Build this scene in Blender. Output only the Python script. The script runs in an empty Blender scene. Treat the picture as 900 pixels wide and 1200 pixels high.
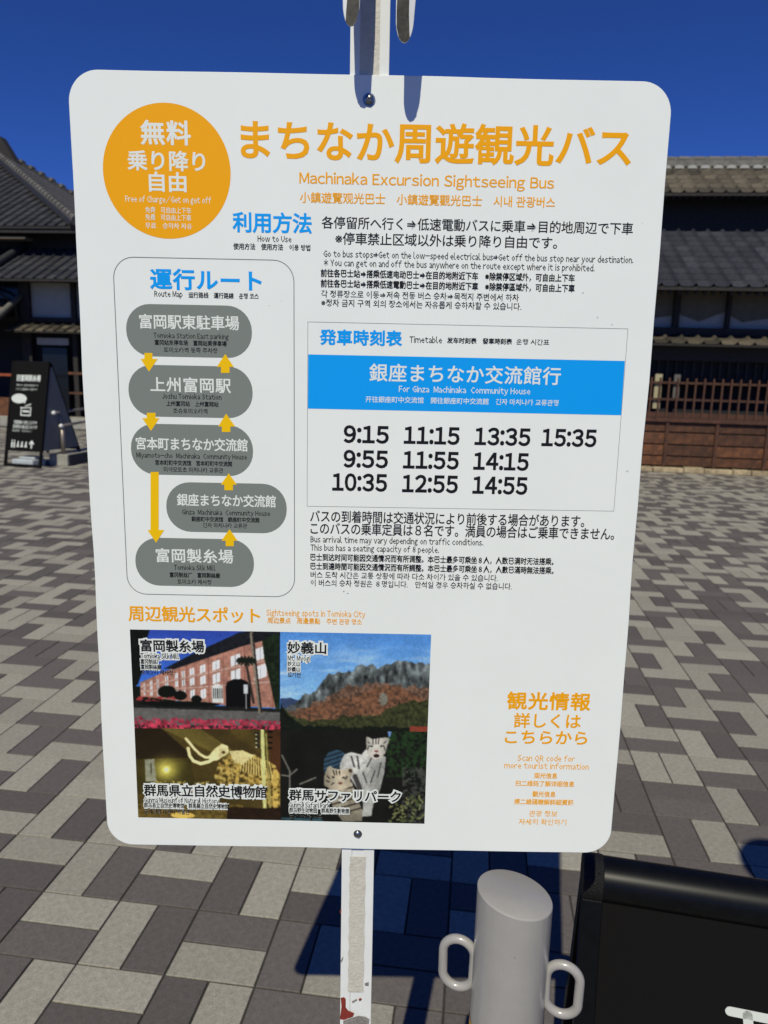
import bpy, bmesh, math, random
import numpy as np
from mathutils import Vector, Matrix
random.seed(7)
R = math.radians
scene = bpy.context.scene
C = scene.collection

# ------------------------------------------------------------------ camera
FPX, PITCH, ROLL, CAMH = 864.64, 0.18338, 0.028763, 1.29      # focal length for a 900x1200 frame, metres
_f = Vector((0, math.cos(PITCH), -math.sin(PITCH)))
_u0 = Vector((0, math.sin(PITCH), math.cos(PITCH)))
_r0 = Vector((1, 0, 0))
CR = math.cos(ROLL) * _r0 + math.sin(ROLL) * _u0
CU = math.cos(ROLL) * _u0 - math.sin(ROLL) * _r0
CF = _f
cam_d = bpy.data.cameras.new("camera")
cam = bpy.data.objects.new("camera", cam_d)
C.objects.link(cam)
M3 = Matrix((CR, CU, -CF)).transposed()
cam.matrix_world = Matrix.Translation((0, 0, CAMH)) @ M3.to_4x4()
cam_d.sensor_fit = 'VERTICAL'
cam_d.sensor_height = 36
cam_d.lens = FPX / 1200 * 36
cam_d.clip_start = 0.01
cam_d.clip_end = 3000
cam_d.dof.use_dof = True
cam_d.dof.focus_distance = 0.80
cam_d.dof.aperture_fstop = 10.0
scene.camera = cam

# ------------------------------------------------------------------ light
SUN_EL, SUN_AZ = R(49.6), R(13)          # light travels forward and 13 degrees to the right
world = bpy.data.worlds.new("World")
scene.world = world
world.use_nodes = True
wn = world.node_tree
bg = wn.nodes["Background"]
sky = wn.nodes.new("ShaderNodeTexSky")
sky.sky_type = 'NISHITA'
sky.sun_disc = False
sky.sun_elevation = SUN_EL
sky.sun_rotation = math.pi + SUN_AZ
sky.altitude = 2500
sky.air_density = 0.75
sky.dust_density = 0.0
sky.ozone_density = 6.0
hs = wn.nodes.new("ShaderNodeVectorMath")        # deep blue, as a clear autumn sky is rendered by the phone
hs.operation = 'MULTIPLY'
hs.inputs[1].default_value = (0.52, 0.90, 1.80)
wn.links.new(sky.outputs[0], hs.inputs[0])
wn.links.new(hs.outputs[0], bg.inputs['Color'])
bg.inputs['Strength'].default_value = 0.050
sun_d = bpy.data.lights.new("sun", 'SUN')
sun_d.energy = 3.6
sun_d.angle = R(0.5)
sun_d.color = (1.0, 0.955, 0.765)
sun = bpy.data.objects.new("sun", sun_d)
C.objects.link(sun)
SD = Vector((math.sin(SUN_AZ) * math.cos(SUN_EL), math.cos(SUN_AZ) * math.cos(SUN_EL), -math.sin(SUN_EL)))
sun.rotation_euler = SD.to_track_quat('-Z', 'Y').to_euler()
sun.location = (-3, -6, 9)
scene.view_settings.view_transform = 'Standard'
scene.view_settings.look = 'None'
scene.view_settings.gamma = 1
scene.view_settings.exposure = 0.10

# ------------------------------------------------------------------ helpers
def lin(c):
    return tuple(((x / 255) / 12.92 if x / 255 <= 0.04045 else (((x / 255) + 0.055) / 1.055) ** 2.4) for x in c)

def mat(name, col, rough=0.6, metal=0.0, noise=0.0, nscale=20.0, bump=0.0, bscale=200.0, spec=0.5, rnd=0.0, coat=0.0, detail=4):
    m = bpy.data.materials.new(name)
    m.use_nodes = True
    t = m.node_tree
    b = t.nodes["Principled BSDF"]
    b.inputs['Roughness'].default_value = rough
    b.inputs['Metallic'].default_value = metal
    b.inputs['Specular IOR Level'].default_value = spec
    b.inputs['Coat Weight'].default_value = coat
    b.inputs['Coat Roughness'].default_value = 0.09
    b.inputs['Base Color'].default_value = (*col, 1)
    tc = t.nodes.new("ShaderNodeTexCoord")
    if noise or rnd:
        n = t.nodes.new("ShaderNodeTexNoise"); n.inputs['Scale'].default_value = nscale; n.inputs['Detail'].default_value = detail
        n.inputs['Roughness'].default_value = 0.7 if detail < 6 else 0.88
        t.links.new(tc.outputs['Object'], n.inputs['Vector'])
        mr = t.nodes.new("ShaderNodeMapRange")
        mr.inputs['From Min'].default_value = 0.3; mr.inputs['From Max'].default_value = 0.7
        mr.inputs['To Min'].default_value = 1 - noise; mr.inputs['To Max'].default_value = 1 + noise
        t.links.new(n.outputs['Fac'], mr.inputs['Value'])
        v = mr.outputs[0]
        if rnd:
            oi = t.nodes.new("ShaderNodeObjectInfo")
            at = t.nodes.new("ShaderNodeAttribute"); at.attribute_name = "tone"
            ad = t.nodes.new("ShaderNodeMath"); ad.operation = 'ADD'
            t.links.new(oi.outputs['Random'], ad.inputs[0]); t.links.new(at.outputs['Fac'], ad.inputs[1])
            fr = t.nodes.new("ShaderNodeMath"); fr.operation = 'FRACT'; t.links.new(ad.outputs[0], fr.inputs[0])
            mr2 = t.nodes.new("ShaderNodeMapRange"); mr2.inputs['To Min'].default_value = 1 - rnd; mr2.inputs['To Max'].default_value = 1 + rnd
            t.links.new(fr.outputs[0], mr2.inputs['Value'])
            mu = t.nodes.new("ShaderNodeMath"); mu.operation = 'MULTIPLY'
            t.links.new(v, mu.inputs[0]); t.links.new(mr2.outputs[0], mu.inputs[1]); v = mu.outputs[0]
        sc = t.nodes.new("ShaderNodeVectorMath"); sc.operation = 'SCALE'
        sc.inputs[0].default_value = col
        t.links.new(v, sc.inputs['Scale'])
        t.links.new(sc.outputs[0], b.inputs['Base Color'])
    if bump:
        n2 = t.nodes.new("ShaderNodeTexNoise"); n2.inputs['Scale'].default_value = bscale; n2.inputs['Detail'].default_value = 3
        t.links.new(tc.outputs['Object'], n2.inputs['Vector'])
        bp = t.nodes.new("ShaderNodeBump"); bp.inputs['Strength'].default_value = bump; bp.inputs['Distance'].default_value = 0.003
        t.links.new(n2.outputs['Fac'], bp.inputs['Height'])
        t.links.new(bp.outputs[0], b.inputs['Normal'])
    return m

class MB:
    """collects shapes in one mesh"""
    def __init__(s):
        s.v = []; s.f = []
    def poly(s, pts):
        n = len(s.v); s.v += [tuple(p) for p in pts]; s.f.append(tuple(range(n, n + len(pts)))); return s
    def box(s, x0, x1, y0, y1, z0, z1):
        n = len(s.v)
        s.v += [(x, y, z) for z in (z0, z1) for y in (y0, y1) for x in (x0, x1)]
        s.f += [tuple(n + i for i in q) for q in ((0, 2, 3, 1), (4, 5, 7, 6), (0, 1, 5, 4), (2, 6, 7, 3), (0, 4, 6, 2), (1, 3, 7, 5))]
        return s
    def hexa(s, a, b):
        """solid between two equal polygons a and b"""
        n = len(s.v); k = len(a)
        s.v += [tuple(p) for p in a] + [tuple(p) for p in b]
        s.f.append(tuple(range(n + k - 1, n - 1, -1))); s.f.append(tuple(range(n + k, n + 2 * k)))
        for i in range(k):
            j = (i + 1) % k; s.f.append((n + i, n + j, n + k + j, n + k + i))
        return s
    def bar(s, p, q, w, h):
        p = Vector(p); q = Vector(q); d = (q - p).normalized()
        up = Vector((0, 0, 1)) if abs(d.z) < 0.95 else Vector((0, 1, 0))
        a = d.cross(up).normalized(); b = a.cross(d)
        def ring(c): return [c + a * sx * w / 2 + b * sy * h / 2 for sx, sy in ((-1, -1), (1, -1), (1, 1), (-1, 1))]
        return s.hexa(ring(p), ring(q))
    def tube(s, pts, r, n=12, closed=False, caps=True):
        pts = [Vector(p) for p in pts]; k = len(pts); base = len(s.v)
        prev = None
        for i, p in enumerate(pts):
            a = pts[(i - 1) % k] if (closed or i > 0) else p
            b = pts[(i + 1) % k] if (closed or i < k - 1) else p
            d = (b - a).normalized()
            if prev is None:
                prev = d.cross(Vector((0, 0, 1)) if abs(d.z) < 0.9 else Vector((0, 1, 0))).normalized()
            e = (prev - d * prev.dot(d)).normalized(); g = d.cross(e); prev = e
            rr = r[i] if isinstance(r, (list, tuple)) else r
            for j in range(n):
                t = 2 * math.pi * j / n
                s.v.append(tuple(p + rr * (math.cos(t) * e + math.sin(t) * g)))
        for i in range(k if closed else k - 1):
            for j in range(n):
                a, b = base + i * n + j, base + i * n + (j + 1) % n
                c, d2 = base + ((i + 1) % k) * n + (j + 1) % n, base + ((i + 1) % k) * n + j
                s.f.append((a, b, c, d2))
        if caps and not closed:
            s.f.append(tuple(base + j for j in range(n - 1, -1, -1)))
            s.f.append(tuple(base + (k - 1) * n + j for j in range(n)))
        return s
    def build(s, name, m, parent=None, smooth=False, bevel=0.0, seg=2):
        me = bpy.data.meshes.new(name)
        me.from_pydata(s.v, [], s.f)
        bm = bmesh.new(); bm.from_mesh(me)
        bmesh.ops.remove_doubles(bm, verts=bm.verts, dist=1e-6)
        bmesh.ops.recalc_face_normals(bm, faces=bm.faces)
        if bevel:
            bmesh.ops.bevel(bm, geom=[e for e in bm.edges if len(e.link_faces) == 2 and e.calc_face_angle(0) > 0.6],
                            offset=bevel, segments=seg, affect='EDGES', profile=0.6, clamp_overlap=True)
        bm.to_mesh(me); bm.free()
        return link(name, me, m, parent, smooth)

def link(name, me, m, parent=None, smooth=False):
    o = bpy.data.objects.new(name, me)
    C.objects.link(o)
    if m is not None and len(me.materials) == 0:
        me.materials.append(m)
    if smooth:
        me.polygons.foreach_set('use_smooth', [True] * len(me.polygons))
        if smooth is not True:
            try:
                me.set_sharp_from_angle(angle=R(smooth))
            except Exception:
                pass
    if parent is not None:
        o.parent = parent
    return o

def tag(o, label=None, cat=None, group=None, kind=None):
    if label: o['label'] = label
    if cat: o['category'] = cat
    if group: o['group'] = group
    if kind: o['kind'] = kind
    return o

def empty(name, loc, rz=0.0, label=None, cat=None, group=None):
    o = bpy.data.objects.new(name, None); C.objects.link(o)
    o.empty_display_size = 0.1
    o.location = loc; o.rotation_euler = (0, 0, rz)
    return tag(o, label, cat, group)

# ------------------------------------------------------------------ materials
M = {}
M['sand'] = mat('joint_sand', (0.035, 0.032, 0.026), 0.95, noise=0.3, nscale=60, bump=0.4, bscale=300)
M['asphalt'] = mat('asphalt_far', (0.10, 0.098, 0.09), 0.95, noise=0.2, nscale=3)
M['pav_l'] = mat('light_paver', (0.292, 0.271, 0.228), 0.88, noise=0.36, nscale=60, bump=0.5, bscale=320, rnd=0.10, detail=7)
M['pav_d'] = mat('dark_paver', (0.105, 0.092, 0.086), 0.88, noise=0.34, nscale=60, bump=0.5, bscale=320, rnd=0.16, detail=7)
M['board'] = mat('board_white', (0.82, 0.845, 0.81), 0.32, spec=0.35, noise=0.02, nscale=7)
M['edge'] = mat('aluminium_edge', (0.55, 0.56, 0.57), 0.4, 0.6)
M['pole'] = mat('white_enamel', (0.76, 0.77, 0.75), 0.38, noise=0.04, nscale=30)
M['screw'] = mat('steel_screw', (0.32, 0.33, 0.34), 0.3, 1.0, noise=0.2, nscale=400)
M['rust'] = mat('rusty_dark_steel', (0.05, 0.045, 0.035), 0.7, noise=0.6, nscale=120)
M['red'] = mat('red_primer', (0.22, 0.025, 0.015), 0.7, noise=0.3, nscale=200)
M['grime'] = mat('grime', (0.22, 0.20, 0.18), 0.8, noise=0.4, nscale=200)
M['cream'] = mat('reflective_strip', (0.56, 0.53, 0.46), 0.6, noise=0.10, nscale=160, bump=0.3, bscale=260)
M['bollard'] = mat('grey_beige_enamel', (0.34, 0.325, 0.305), 0.34, noise=0.05, nscale=18, coat=0.5)
M['weld'] = mat('weld_bead', (0.36, 0.34, 0.32), 0.5, bump=0.8, bscale=150)
M['yellow_tape'] = mat('yellow_tape', (0.75, 0.42, 0.02), 0.5)
M['blk'] = mat('black_anodised', (0.003, 0.0035, 0.0045), 0.36, spec=0.2, noise=0.3, nscale=60)
M['blk_cap'] = mat('black_plastic', (0.006, 0.006, 0.006), 0.55, bump=1.0, bscale=500, spec=0.3)
M['blk_panel'] = mat('black_matte_panel', (0.0055, 0.005, 0.005), 0.8, bump=0.2, bscale=600, spec=0.12)
M['white_ink'] = mat('white_ink', (0.62, 0.65, 0.60), 0.5)
M['tile'] = mat('smoked_roof_tile', (0.040, 0.040, 0.045), 0.55, noise=0.35, nscale=14, rnd=0.28, spec=0.4)
M['tile_b'] = mat('weathered_brown_roof_tile', (0.080, 0.066, 0.046), 0.8, noise=0.5, nscale=12, rnd=0.6)
M['ridge'] = mat('ridge_tile_grey', (0.12, 0.113, 0.10), 0.75, noise=0.35, nscale=9, rnd=0.2)
M['plaster'] = mat('white_plaster', (0.36, 0.36, 0.34), 0.85, noise=0.08, nscale=6)
M['zigzag_shadow'] = mat('brown_zigzag_shadow', (0.13, 0.115, 0.09), 0.9, noise=0.15, nscale=15)  # brown that stands in for zigzag shade on the plaster panels
M['dkwood'] = mat('dark_stained_wood', (0.020, 0.017, 0.015), 0.8, noise=0.4, nscale=18)
M['redwood'] = mat('red_brown_wood', (0.092, 0.034, 0.012), 0.7, noise=0.7, nscale=10, rnd=0.35)
M['redwood2'] = mat('lattice_wood', (0.062, 0.023, 0.011), 0.7, noise=0.4, nscale=10, rnd=0.2)
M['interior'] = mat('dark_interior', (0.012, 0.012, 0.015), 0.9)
M['stone'] = mat('tan_stone', (0.33, 0.26, 0.16), 0.95, noise=0.5, nscale=9, bump=0.6, bscale=40, rnd=0.15)
M['conc'] = mat('concrete_step', (0.30, 0.29, 0.25), 0.9, noise=0.25, nscale=12, bump=0.4, bscale=90)
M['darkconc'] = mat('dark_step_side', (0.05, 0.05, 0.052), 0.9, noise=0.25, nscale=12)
M['steel'] = mat('brushed_handrail', (0.28, 0.24, 0.21), 0.45, 0.6, noise=0.1, nscale=30)
M['knob'] = mat('white_rail_cap', (0.75, 0.75, 0.72), 0.4)
M['grey_panel'] = mat('grey_back_panel', (0.13, 0.14, 0.15), 0.7, noise=0.1, nscale=8)
M['weight'] = mat('white_water_weight', (0.42, 0.45, 0.46), 0.45, noise=0.12, nscale=18)
M['glass'] = mat('dark_window_glass', (0.008, 0.009, 0.011), 0.15, spec=0.3)

def ink(name, c, k=1.0):
    l = lin(c)
    return mat(name, tuple(min(0.85, x * k) for x in l), 0.42, spec=0.3)
M['i_black'] = mat('ink_black', (0.010, 0.010, 0.012), 0.45, spec=0.2)
M['i_orange'] = mat('ink_orange', (0.88, 0.385, 0.004), 0.45, spec=0.15)
M['i_yellow'] = mat('ink_yellow', (0.88, 0.53, 0.004), 0.45, spec=0.15)
M['i_blue'] = mat('ink_blue', (0.004, 0.33, 0.88), 0.45, spec=0.15)
M['i_grey'] = mat('ink_grey', (0.20, 0.225, 0.205), 0.45, spec=0.15)
M['i_line'] = mat('ink_line_grey', (0.16, 0.17, 0.175), 0.4, spec=0.3)
M['i_white'] = mat('ink_white', (0.76, 0.79, 0.75), 0.4, spec=0.3)

# ------------------------------------------------------------------ ground
gm = MB()
gm.poly([(-300, -60, -0.008), (300, -60, -0.008), (300, 600, -0.008), (-300, 600, -0.008)])
ground = gm.build('ground', M['asphalt']); tag(ground, kind='structure')
MOD = 0.20136
GX, GY, GYAW = -0.99788, 1.85846, -0.121085
e1 = Vector((math.cos(GYAW), math.sin(GYAW))); e2 = Vector((math.sin(GYAW), -math.cos(GYAW)))
bed = MB()
def gp(i, j): return Vector((GX, GY)) + e1 * i * MOD + e2 * j * MOD
I0, I1, J0, J1 = -48, 62, -62, 10
q = [gp(I0, J1), gp(I1, J1), gp(I1, J0), gp(I0, J0)]
bed.poly([(p.x, p.y, -0.0036) for p in q])
paved = bed.build('paved_square', M['sand']); tag(paved, kind='structure')

def paver_shape(w, h, c=0.0010, d=0.008, z=0.0):
    """raised block, centred, chamfered top; returns verts, faces"""
    g = 0.0024
    x, y = w / 2 - g, h / 2 - g
    v = [(-x, -y, -d), (x, -y, -d), (x, y, -d), (-x, y, -d), (-x, -y, -c), (x, -y, -c), (x, y, -c), (-x, y, -c),
         (-x + c, -y + c, 0), (x - c, -y + c, 0), (x - c, y - c, 0), (-x + c, y - c, 0)]
    f = [(8, 9, 10, 11)]
    for a in range(4):
        b = (a + 1) % 4
        f += [(a, b, b + 4, a + 4), (a + 4, b + 4, b + 8, a + 8)]
    return v, f
# modules read off the photograph: (i, j): tones of the two blocks (first = left or far)
PAT = {(0, 0): 'LD', (1, 0): 'LD', (2, 0): 'LD', (3, 0): 'DL', (4, 0): 'LD', (1, 1): 'LD', (2, 1): 'LD', (3, 1): 'DL', (4, 1): 'DL',
       (0, 1): 'DD', (1, 2): 'DL', (2, 2): 'LD', (3, 2): 'DL', (4, 2): 'DL', (0, -1): 'LD', (-1, -1): 'DL', (1, -1): 'DL', (-1, -2): 'LD', (0, -2): 'LL',
       (9, -4): 'LL', (10, -4): 'LD', (9, -3): 'DD', (10, -3): 'LD', (9, -2): 'DL', (10, -5): 'LD', (9, -5): 'LD', (10, -6): 'LD', (10, -7): 'DL',
       (9, -6): 'LD', (8, -3): 'DD', (8, -2): 'DL', (8, -4): 'LD', (11, -5): 'LD', (11, -6): 'DL', (11, -7): 'DL', (10, -8): 'LD', (11, -8): 'LD',
       (10, -2): 'DL', (11, -4): 'DL', (11, -3): 'DD', (0, 2): 'DD', (1, 3): 'LD', (2, 3): 'DL', (3, 3): 'LD', (4, 3): 'LD', (2, 4): 'LD'}
pv = {}
for kind in 'LD':
    v, f = paver_shape(MOD, MOD / 2)
    me = bpy.data.meshes.new('paver_' + ('light' if kind == 'L' else 'dark'))
    me.from_pydata(v, [], f); me.materials.append(M['pav_l'] if kind == 'L' else M['pav_d'])
    pv[kind] = me
blocks = []
rr = random.Random(11)
for i in range(I0, I1):
    for j in range(J0, J1):
        t = PAT.get((i, j))
        if t is None:
            x = rr.random()
            t = 'LD' if x < .42 else 'DL' if x < .80 else 'LL' if x < .90 else 'DD'
        for k in (0, 1):
            if (i + j) % 2 == 0:       # blocks lie along e1, stacked away from the camera
                c = gp(i + .5, j + .25 + .5 * k); rot = GYAW
            else:
                c = gp(i + .25 + .5 * k, j + .5); rot = GYAW + math.pi / 2
            blocks.append((c.x, c.y, rot, t[k]))
def visible(x, y):
    p = Vector((x, y, -CAMH)); z = p.dot(CF)
    if z < 0.3: return None
    px, py = 450 + FPX * p.dot(CR) / z, 600 - FPX * p.dot(CU) / z
    if not (-40 < px < 940 and py < 1260): return None
    if 128 < px < 715 and py < 985: return None
    if px > 700 and py > 1050: return None
    return z
vis = []
for n, b in enumerate(blocks):
    z = visible(b[0], b[1])
    if z: vis.append((z, n))
vis.sort()
near = set(n for _, n in vis[:296])
va, fa, mi, tone = [], [], [], []
shp = paver_shape(MOD, MOD / 2)
for n, (x, y, rot, t) in enumerate(blocks):
    zt = rr.uniform(-0.0005, 0.0005)
    if n in near:
        o = bpy.data.objects.new('paver', pv[t]); C.objects.link(o); o.parent = paved
        o.location = (x, y, zt); o.rotation_euler = (rr.uniform(-.003, .003), rr.uniform(-.003, .003), rot + rr.uniform(-.004, .004))
    else:
        base = len(va); c, s = math.cos(rot), math.sin(rot)
        va += [(x + c * a - s * b2, y + s * a + c * b2, z + zt) for a, b2, z in shp[0]]
        fa += [tuple(base + q for q in f) for f in shp[1]]
        mi += [0 if t == 'L' else 1] * len(shp[1]); tone += [rr.random()] * len(shp[1])
me = bpy.data.meshes.new('pavers'); me.from_pydata(va, [], fa)
me.materials.append(M['pav_l']); me.materials.append(M['pav_d'])
me.polygons.foreach_set('material_index', mi)
at = me.attributes.new('tone', 'FLOAT', 'FACE'); at.data.foreach_set('value', tone)
tag(link('far_pavers', me, None, paved), kind='stuff')

# ------------------------------------------------------------------ the sign
RB = Matrix.Rotation(0.00493, 3, 'Z') @ Matrix.Rotation(-0.00183, 3, 'X') @ Matrix.Rotation(-0.00858, 3, 'Y')
ZC = CAMH - 0.1321
BC = Vector((-0.0216, 0.787, ZC))            # centre of the board's front face
SIGN0 = BC - RB @ Vector((0, 0, ZC))
sign = empty('bus_stop_sign', SIGN0, label='white rounded bus timetable board in Japanese screwed to a square white pole', cat='sign')
sign.rotation_euler = RB.to_euler()
RBi = RB.transposed()
def uv(px, py):
    """photo pixel -> board coordinates (metres from the board's centre)"""
    d = CF + CR * (px - 450) / FPX - CU * (py - 600) / FPX
    n = RB @ Vector((0, 1, 0))
    o = Vector((0, 0, CAMH))
    t = (BC - o).dot(n) / d.dot(n)
    p = RBi @ (o + d * t - BC)
    return p.x, p.z
BW, BH, BRAD = 0.5938, 0.8400, 0.030
def rrect(x0, x1, z0, z1, r, n=8):
    pts = []
    for cx, cz, a0 in ((x1 - r, z1 - r, 0), (x0 + r, z1 - r, 90), (x0 + r, z0 + r, 180), (x1 - r, z0 + r, 270)):
        for k in range(n + 1):
            a = R(a0 + 90 * k / n); pts.append((cx + r * math.cos(a), cz + r * math.sin(a)))
    return pts
T = 0.0030
pts = []
_o = rrect(-BW / 2, BW / 2, ZC - BH / 2, ZC + BH / 2, BRAD, 12)
for _a, _b2 in zip(_o, _o[1:] + _o[:1]):       # long edges are cut a little wavy by hand
    _n = 24 if math.dist(_a, _b2) > .2 else 1
    for _k in range(_n):
        _t = _k / _n; _x, _z = _a[0] + (_b2[0] - _a[0]) * _t, _a[1] + (_b2[1] - _a[1]) * _t
        _w = math.sin(math.pi * _t) * (0.0009 * math.sin(_z * 13 + _x * 9) + 0.0004 * math.sin(_z * 47 + _x * 31 + 1))
        pts.append((_x + (_w if _x > 0 else -_w if abs(_x) > .28 else 0), _z + (_w * .6 if abs(_x) < .28 else 0)))
b = MB(); b.hexa([(x, 0, z) for x, z in pts], [(x, T, z) for x, z in pts])
board = b.build('board', M['board'], sign, bevel=0.0004, seg=1)
LAY = 0.00010
def flat(name, outline, m, layer=1, parent=None, z0=ZC):
    """flat print on the board; outline in board coordinates"""
    p = MB(); p.poly([(x, -LAY * layer, z + z0) for x, z in outline])
    return p.build(name, m, parent or board)
def quad_px(name, tl, tr, br, bl, m, layer=1):
    return flat(name, [uv(*tl), uv(*tr), uv(*br), uv(*bl)], m, layer)
def ring_strip(name, outline, w, m, layer=1):
    k = len(outline); p = MB()
    for i in range(k):
        a = Vector(outline[i]); b2 = Vector(outline[(i + 1) % k])
        if (b2 - a).length < 1e-5: continue
        pa = Vector(outline[i - 1]); nb = Vector(outline[(i + 2) % k])
        def nrm(d): d = d.normalized(); return Vector((-d.y, d.x))
        d0 = (b2 - a)
        n0 = nrm((a - pa).normalized() + d0.normalized()) if (a - pa).length > 1e-5 else nrm(d0)
        n1 = nrm((nb - b2).normalized() + d0.normalized()) if (nb - b2).length > 1e-5 else nrm(d0)
        q = [a + n0 * w / 2, b2 + n1 * w / 2, b2 - n1 * w / 2, a - n0 * w / 2]
        p.poly([(v.x, -LAY * layer, v.y + ZC) for v in q])
    return p.build(name, m, board)

# orange disc
cx, cz = uv(195.5, 201.3); x0 = uv(120.7, 201)[0]; x1 = uv(270.3, 201)[0]; rad = (x1 - x0) / 2
flat('orange_disc', [((x0 + x1) / 2 + rad * math.cos(R(a)), cz + rad * math.sin(R(a))) for a in range(0, 360, 5)], M['i_orange'])
# route map box
tl, tr, bl, br = uv(134.7, 301.3), uv(345.5, 305), uv(147.5, 696.8), uv(344.3, 698.6)
X0, X1, Z1, Z0 = (tl[0] + bl[0]) / 2, (tr[0] + br[0]) / 2, (tl[1] + tr[1]) / 2, (bl[1] + br[1]) / 2
ring_strip('route_map_outline', rrect(X0, X1, Z0, Z1, 0.021, 8), 0.0008, M['i_line'])
# station bubbles
for bx in ((148, 295.2, 357.2, 418.5), (150.7, 296, 428.5, 489), (153.6, 296.5, 497.5, 557), (195, 336, 566, 624), (158.8, 297.6, 631, 687)):
    ym = (bx[2] + bx[3]) / 2; xm = (bx[0] + bx[1]) / 2
    xa, xb = uv(bx[0], ym)[0], uv(bx[1], ym)[0]; zb, zt = uv(xm, bx[3])[1], uv(xm, bx[2])[1]
    flat('station_bubble', rrect(xa, xb, zb, zt, (zt - zb) * 0.48, 8), M['i_grey'])
# arrows
def arrow(shx0, shx1, ys, hx0, hx1, yh, tx, ty):
    P = [uv(shx0, ys), uv(shx0, yh), uv(hx0, yh), uv(tx, ty), uv(hx1, yh), uv(shx1, yh), uv(shx1, ys)]
    flat('route_arrow', P, M['i_yellow'], 2)
arrow(169.3, 178.7, 413.6, 164.8, 184.8, 420.5, 174.6, 435.6)
arrow(259, 269, 437, 254, 274, 430, 264, 414.8)
arrow(172, 182.3, 483.7, 166.7, 186.8, 490, 177, 505)
arrow(260, 270, 506.2, 255.6, 275.6, 499.8, 265, 484.7)
arrow(176.5, 186, 553, 172.8, 192.6, 621, 183, 636)
arrow(263, 273, 574.5, 258.7, 277.6, 568, 268, 554.6)
arrow(264.5, 274, 640, 259.6, 278.4, 633.6, 269, 620)
# timetable
tb = [uv(360.8, 377.2), uv(735.8, 385.4), uv(719.3, 599), uv(359.9, 593.2)]
ring_strip('timetable_outline', [tb[0], tb[3], tb[2], tb[1]], 0.0006, M['i_line'])
quad_px('blue_band', (361.2, 415.3), (732.3, 423), (727.8, 486.6), (360.8, 478.8), M['i_blue'])

# ---- lettering
TX = []      # (text, x0, x1, y centre at the middle, height, material, weight)
def t_(s, x0, x1, y, h, m='i_black', w=0.0, lay=2):
    if any('\uac00' <= c <= '\ud7a3' for c in s): w = max(w, .010)
    if any(ord(c) > 0x2e80 for c in s): s = s.replace(' 8 ', '８').replace('8', '８')
    TX.append((s, x0, x1, y, h, m, w, lay))
W = 'i_white'; O = 'i_orange'; BL = 'i_blue'; K = 'i_black'
t_('無料', 165, 223, 155.5, 27, W, .026); t_('乗り降り', 149.5, 240, 188.5, 22.5, W, .022); t_('自由', 175, 218, 213.3, 22, W, .022)
t_('Free of Charge/Get on get off', 147, 247.5, 234, 7, W)
t_('免费　可自由上下车', 170.5, 224, 246.4, 7, W, .008); t_('免費　可自由上下車', 170.5, 224, 255, 7, W, .008); t_('무료　승하차 자유', 170.5, 225, 264.8, 7, W)
t_('まちなか周遊観光バス', 283, 740, 168, 44.5, O, .023)
t_('Machinaka Excursion Sightseeing Bus', 351, 649.5, 211.5, 12.5, O, .006)
t_('小鎮遊覽观光巴士　小鎮遊覽觀光巴士　시내 관광버스', 351.5, 650.5, 234.3, 12.3, O, .014)
t_('利用方法', 273, 365, 261, 22.5, BL, .026); t_('How to Use', 302, 341.5, 280, 7)
t_('使用方法　使用方法　이용 방법', 273.5, 363.5, 289.5, 7.2, K, .02)
t_('各停留所へ行く⇒低速電動バスに乗車⇒目的地周辺で下車', 377, 742, 264.3, 13.8, K, .010)
t_('※停車禁止区域以外は乗り降り自由です。', 393, 653, 282, 13.8, K, .010)
t_('Go to bus stops⇒Get on the low-speed electrical bus⇒Get off the bus stop near your destination.', 379, 742.5, 301, 7.5)
t_('* You can get on and off the bus anywhere on the route except where it is prohibited.', 379.5, 697, 311, 7.5)
t_('前往各巴士站⇒搭乘低速电动巴士⇒在目的地附近下车　※除禁停区域外，可自由上下车', 376, 673.5, 323, 8.8, K, .028)
t_('前往各巴士站⇒搭乘低速電動巴士⇒在目的地附近下車　※除禁停區域外，可自由上下車', 376, 673.5, 335, 8.8, K, .028)
t_('각 정류장으로 이동⇒저속 전동 버스 승차⇒목적지 주변에서 하차', 376.5, 608, 346.6, 8.6)
t_('※정차 금지 구역 외의 장소에서는 자유롭게 승하차할 수 있습니다.', 376.5, 611, 357, 8.6)
t_('運行ルート', 176.5, 306, 328, 23, BL, .030)
t_('Route Map', 181, 214, 344.5, 6.8); t_('运行路线　運行路線　운행 코스', 221, 303, 346.5, 6.6, K, .02)
t_('富岡駅東駐車場', 163.5, 280, 377.6, 16, W, .016); t_('Tomioka Station East parking', 180, 268, 393.8, 6, K)
t_('富冈站东停车场　富岡站東停車場', 181.5, 265.5, 402, 6, K, .026); t_('토미오카역 동쪽 주차장', 192, 255, 410.4, 6.2, K)
t_('上州富岡駅', 176.5, 270.5, 451.2, 16.5, W, .016); t_('Joshu Tomioka Station', 190, 259.5, 464.8, 6, K)
t_('上州富冈站　上州富岡站', 195, 256, 473.3, 5.8, K, .026); t_('조슈토미오카역', 203, 243, 481.7, 6, K)
t_('宮本町まちなか交流館', 159.5, 290, 520.6, 14, W, .018); t_('Miyamoto-cho  Machinaka  Community House', 160, 289.3, 534.4, 5.8, K)
t_('宮本町町中交流馆　宮本町町中交流館', 182, 272, 542.8, 5.8, K, .026); t_('미야모토초 마치나카 교류관', 192, 261.5, 550.6, 6, K)
t_('銀座まちなか交流館', 207.5, 323, 586.6, 13.5, W, .018); t_('Ginza  Machinaka  Community House', 213.3, 316.5, 600.8, 5.8, K)
t_('銀座町中交流馆　銀座町中交流館', 224.5, 304, 608.8, 5.6, K, .026); t_('긴자 마치나카 교류관', 238, 289.5, 615.8, 5.6, K)
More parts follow.
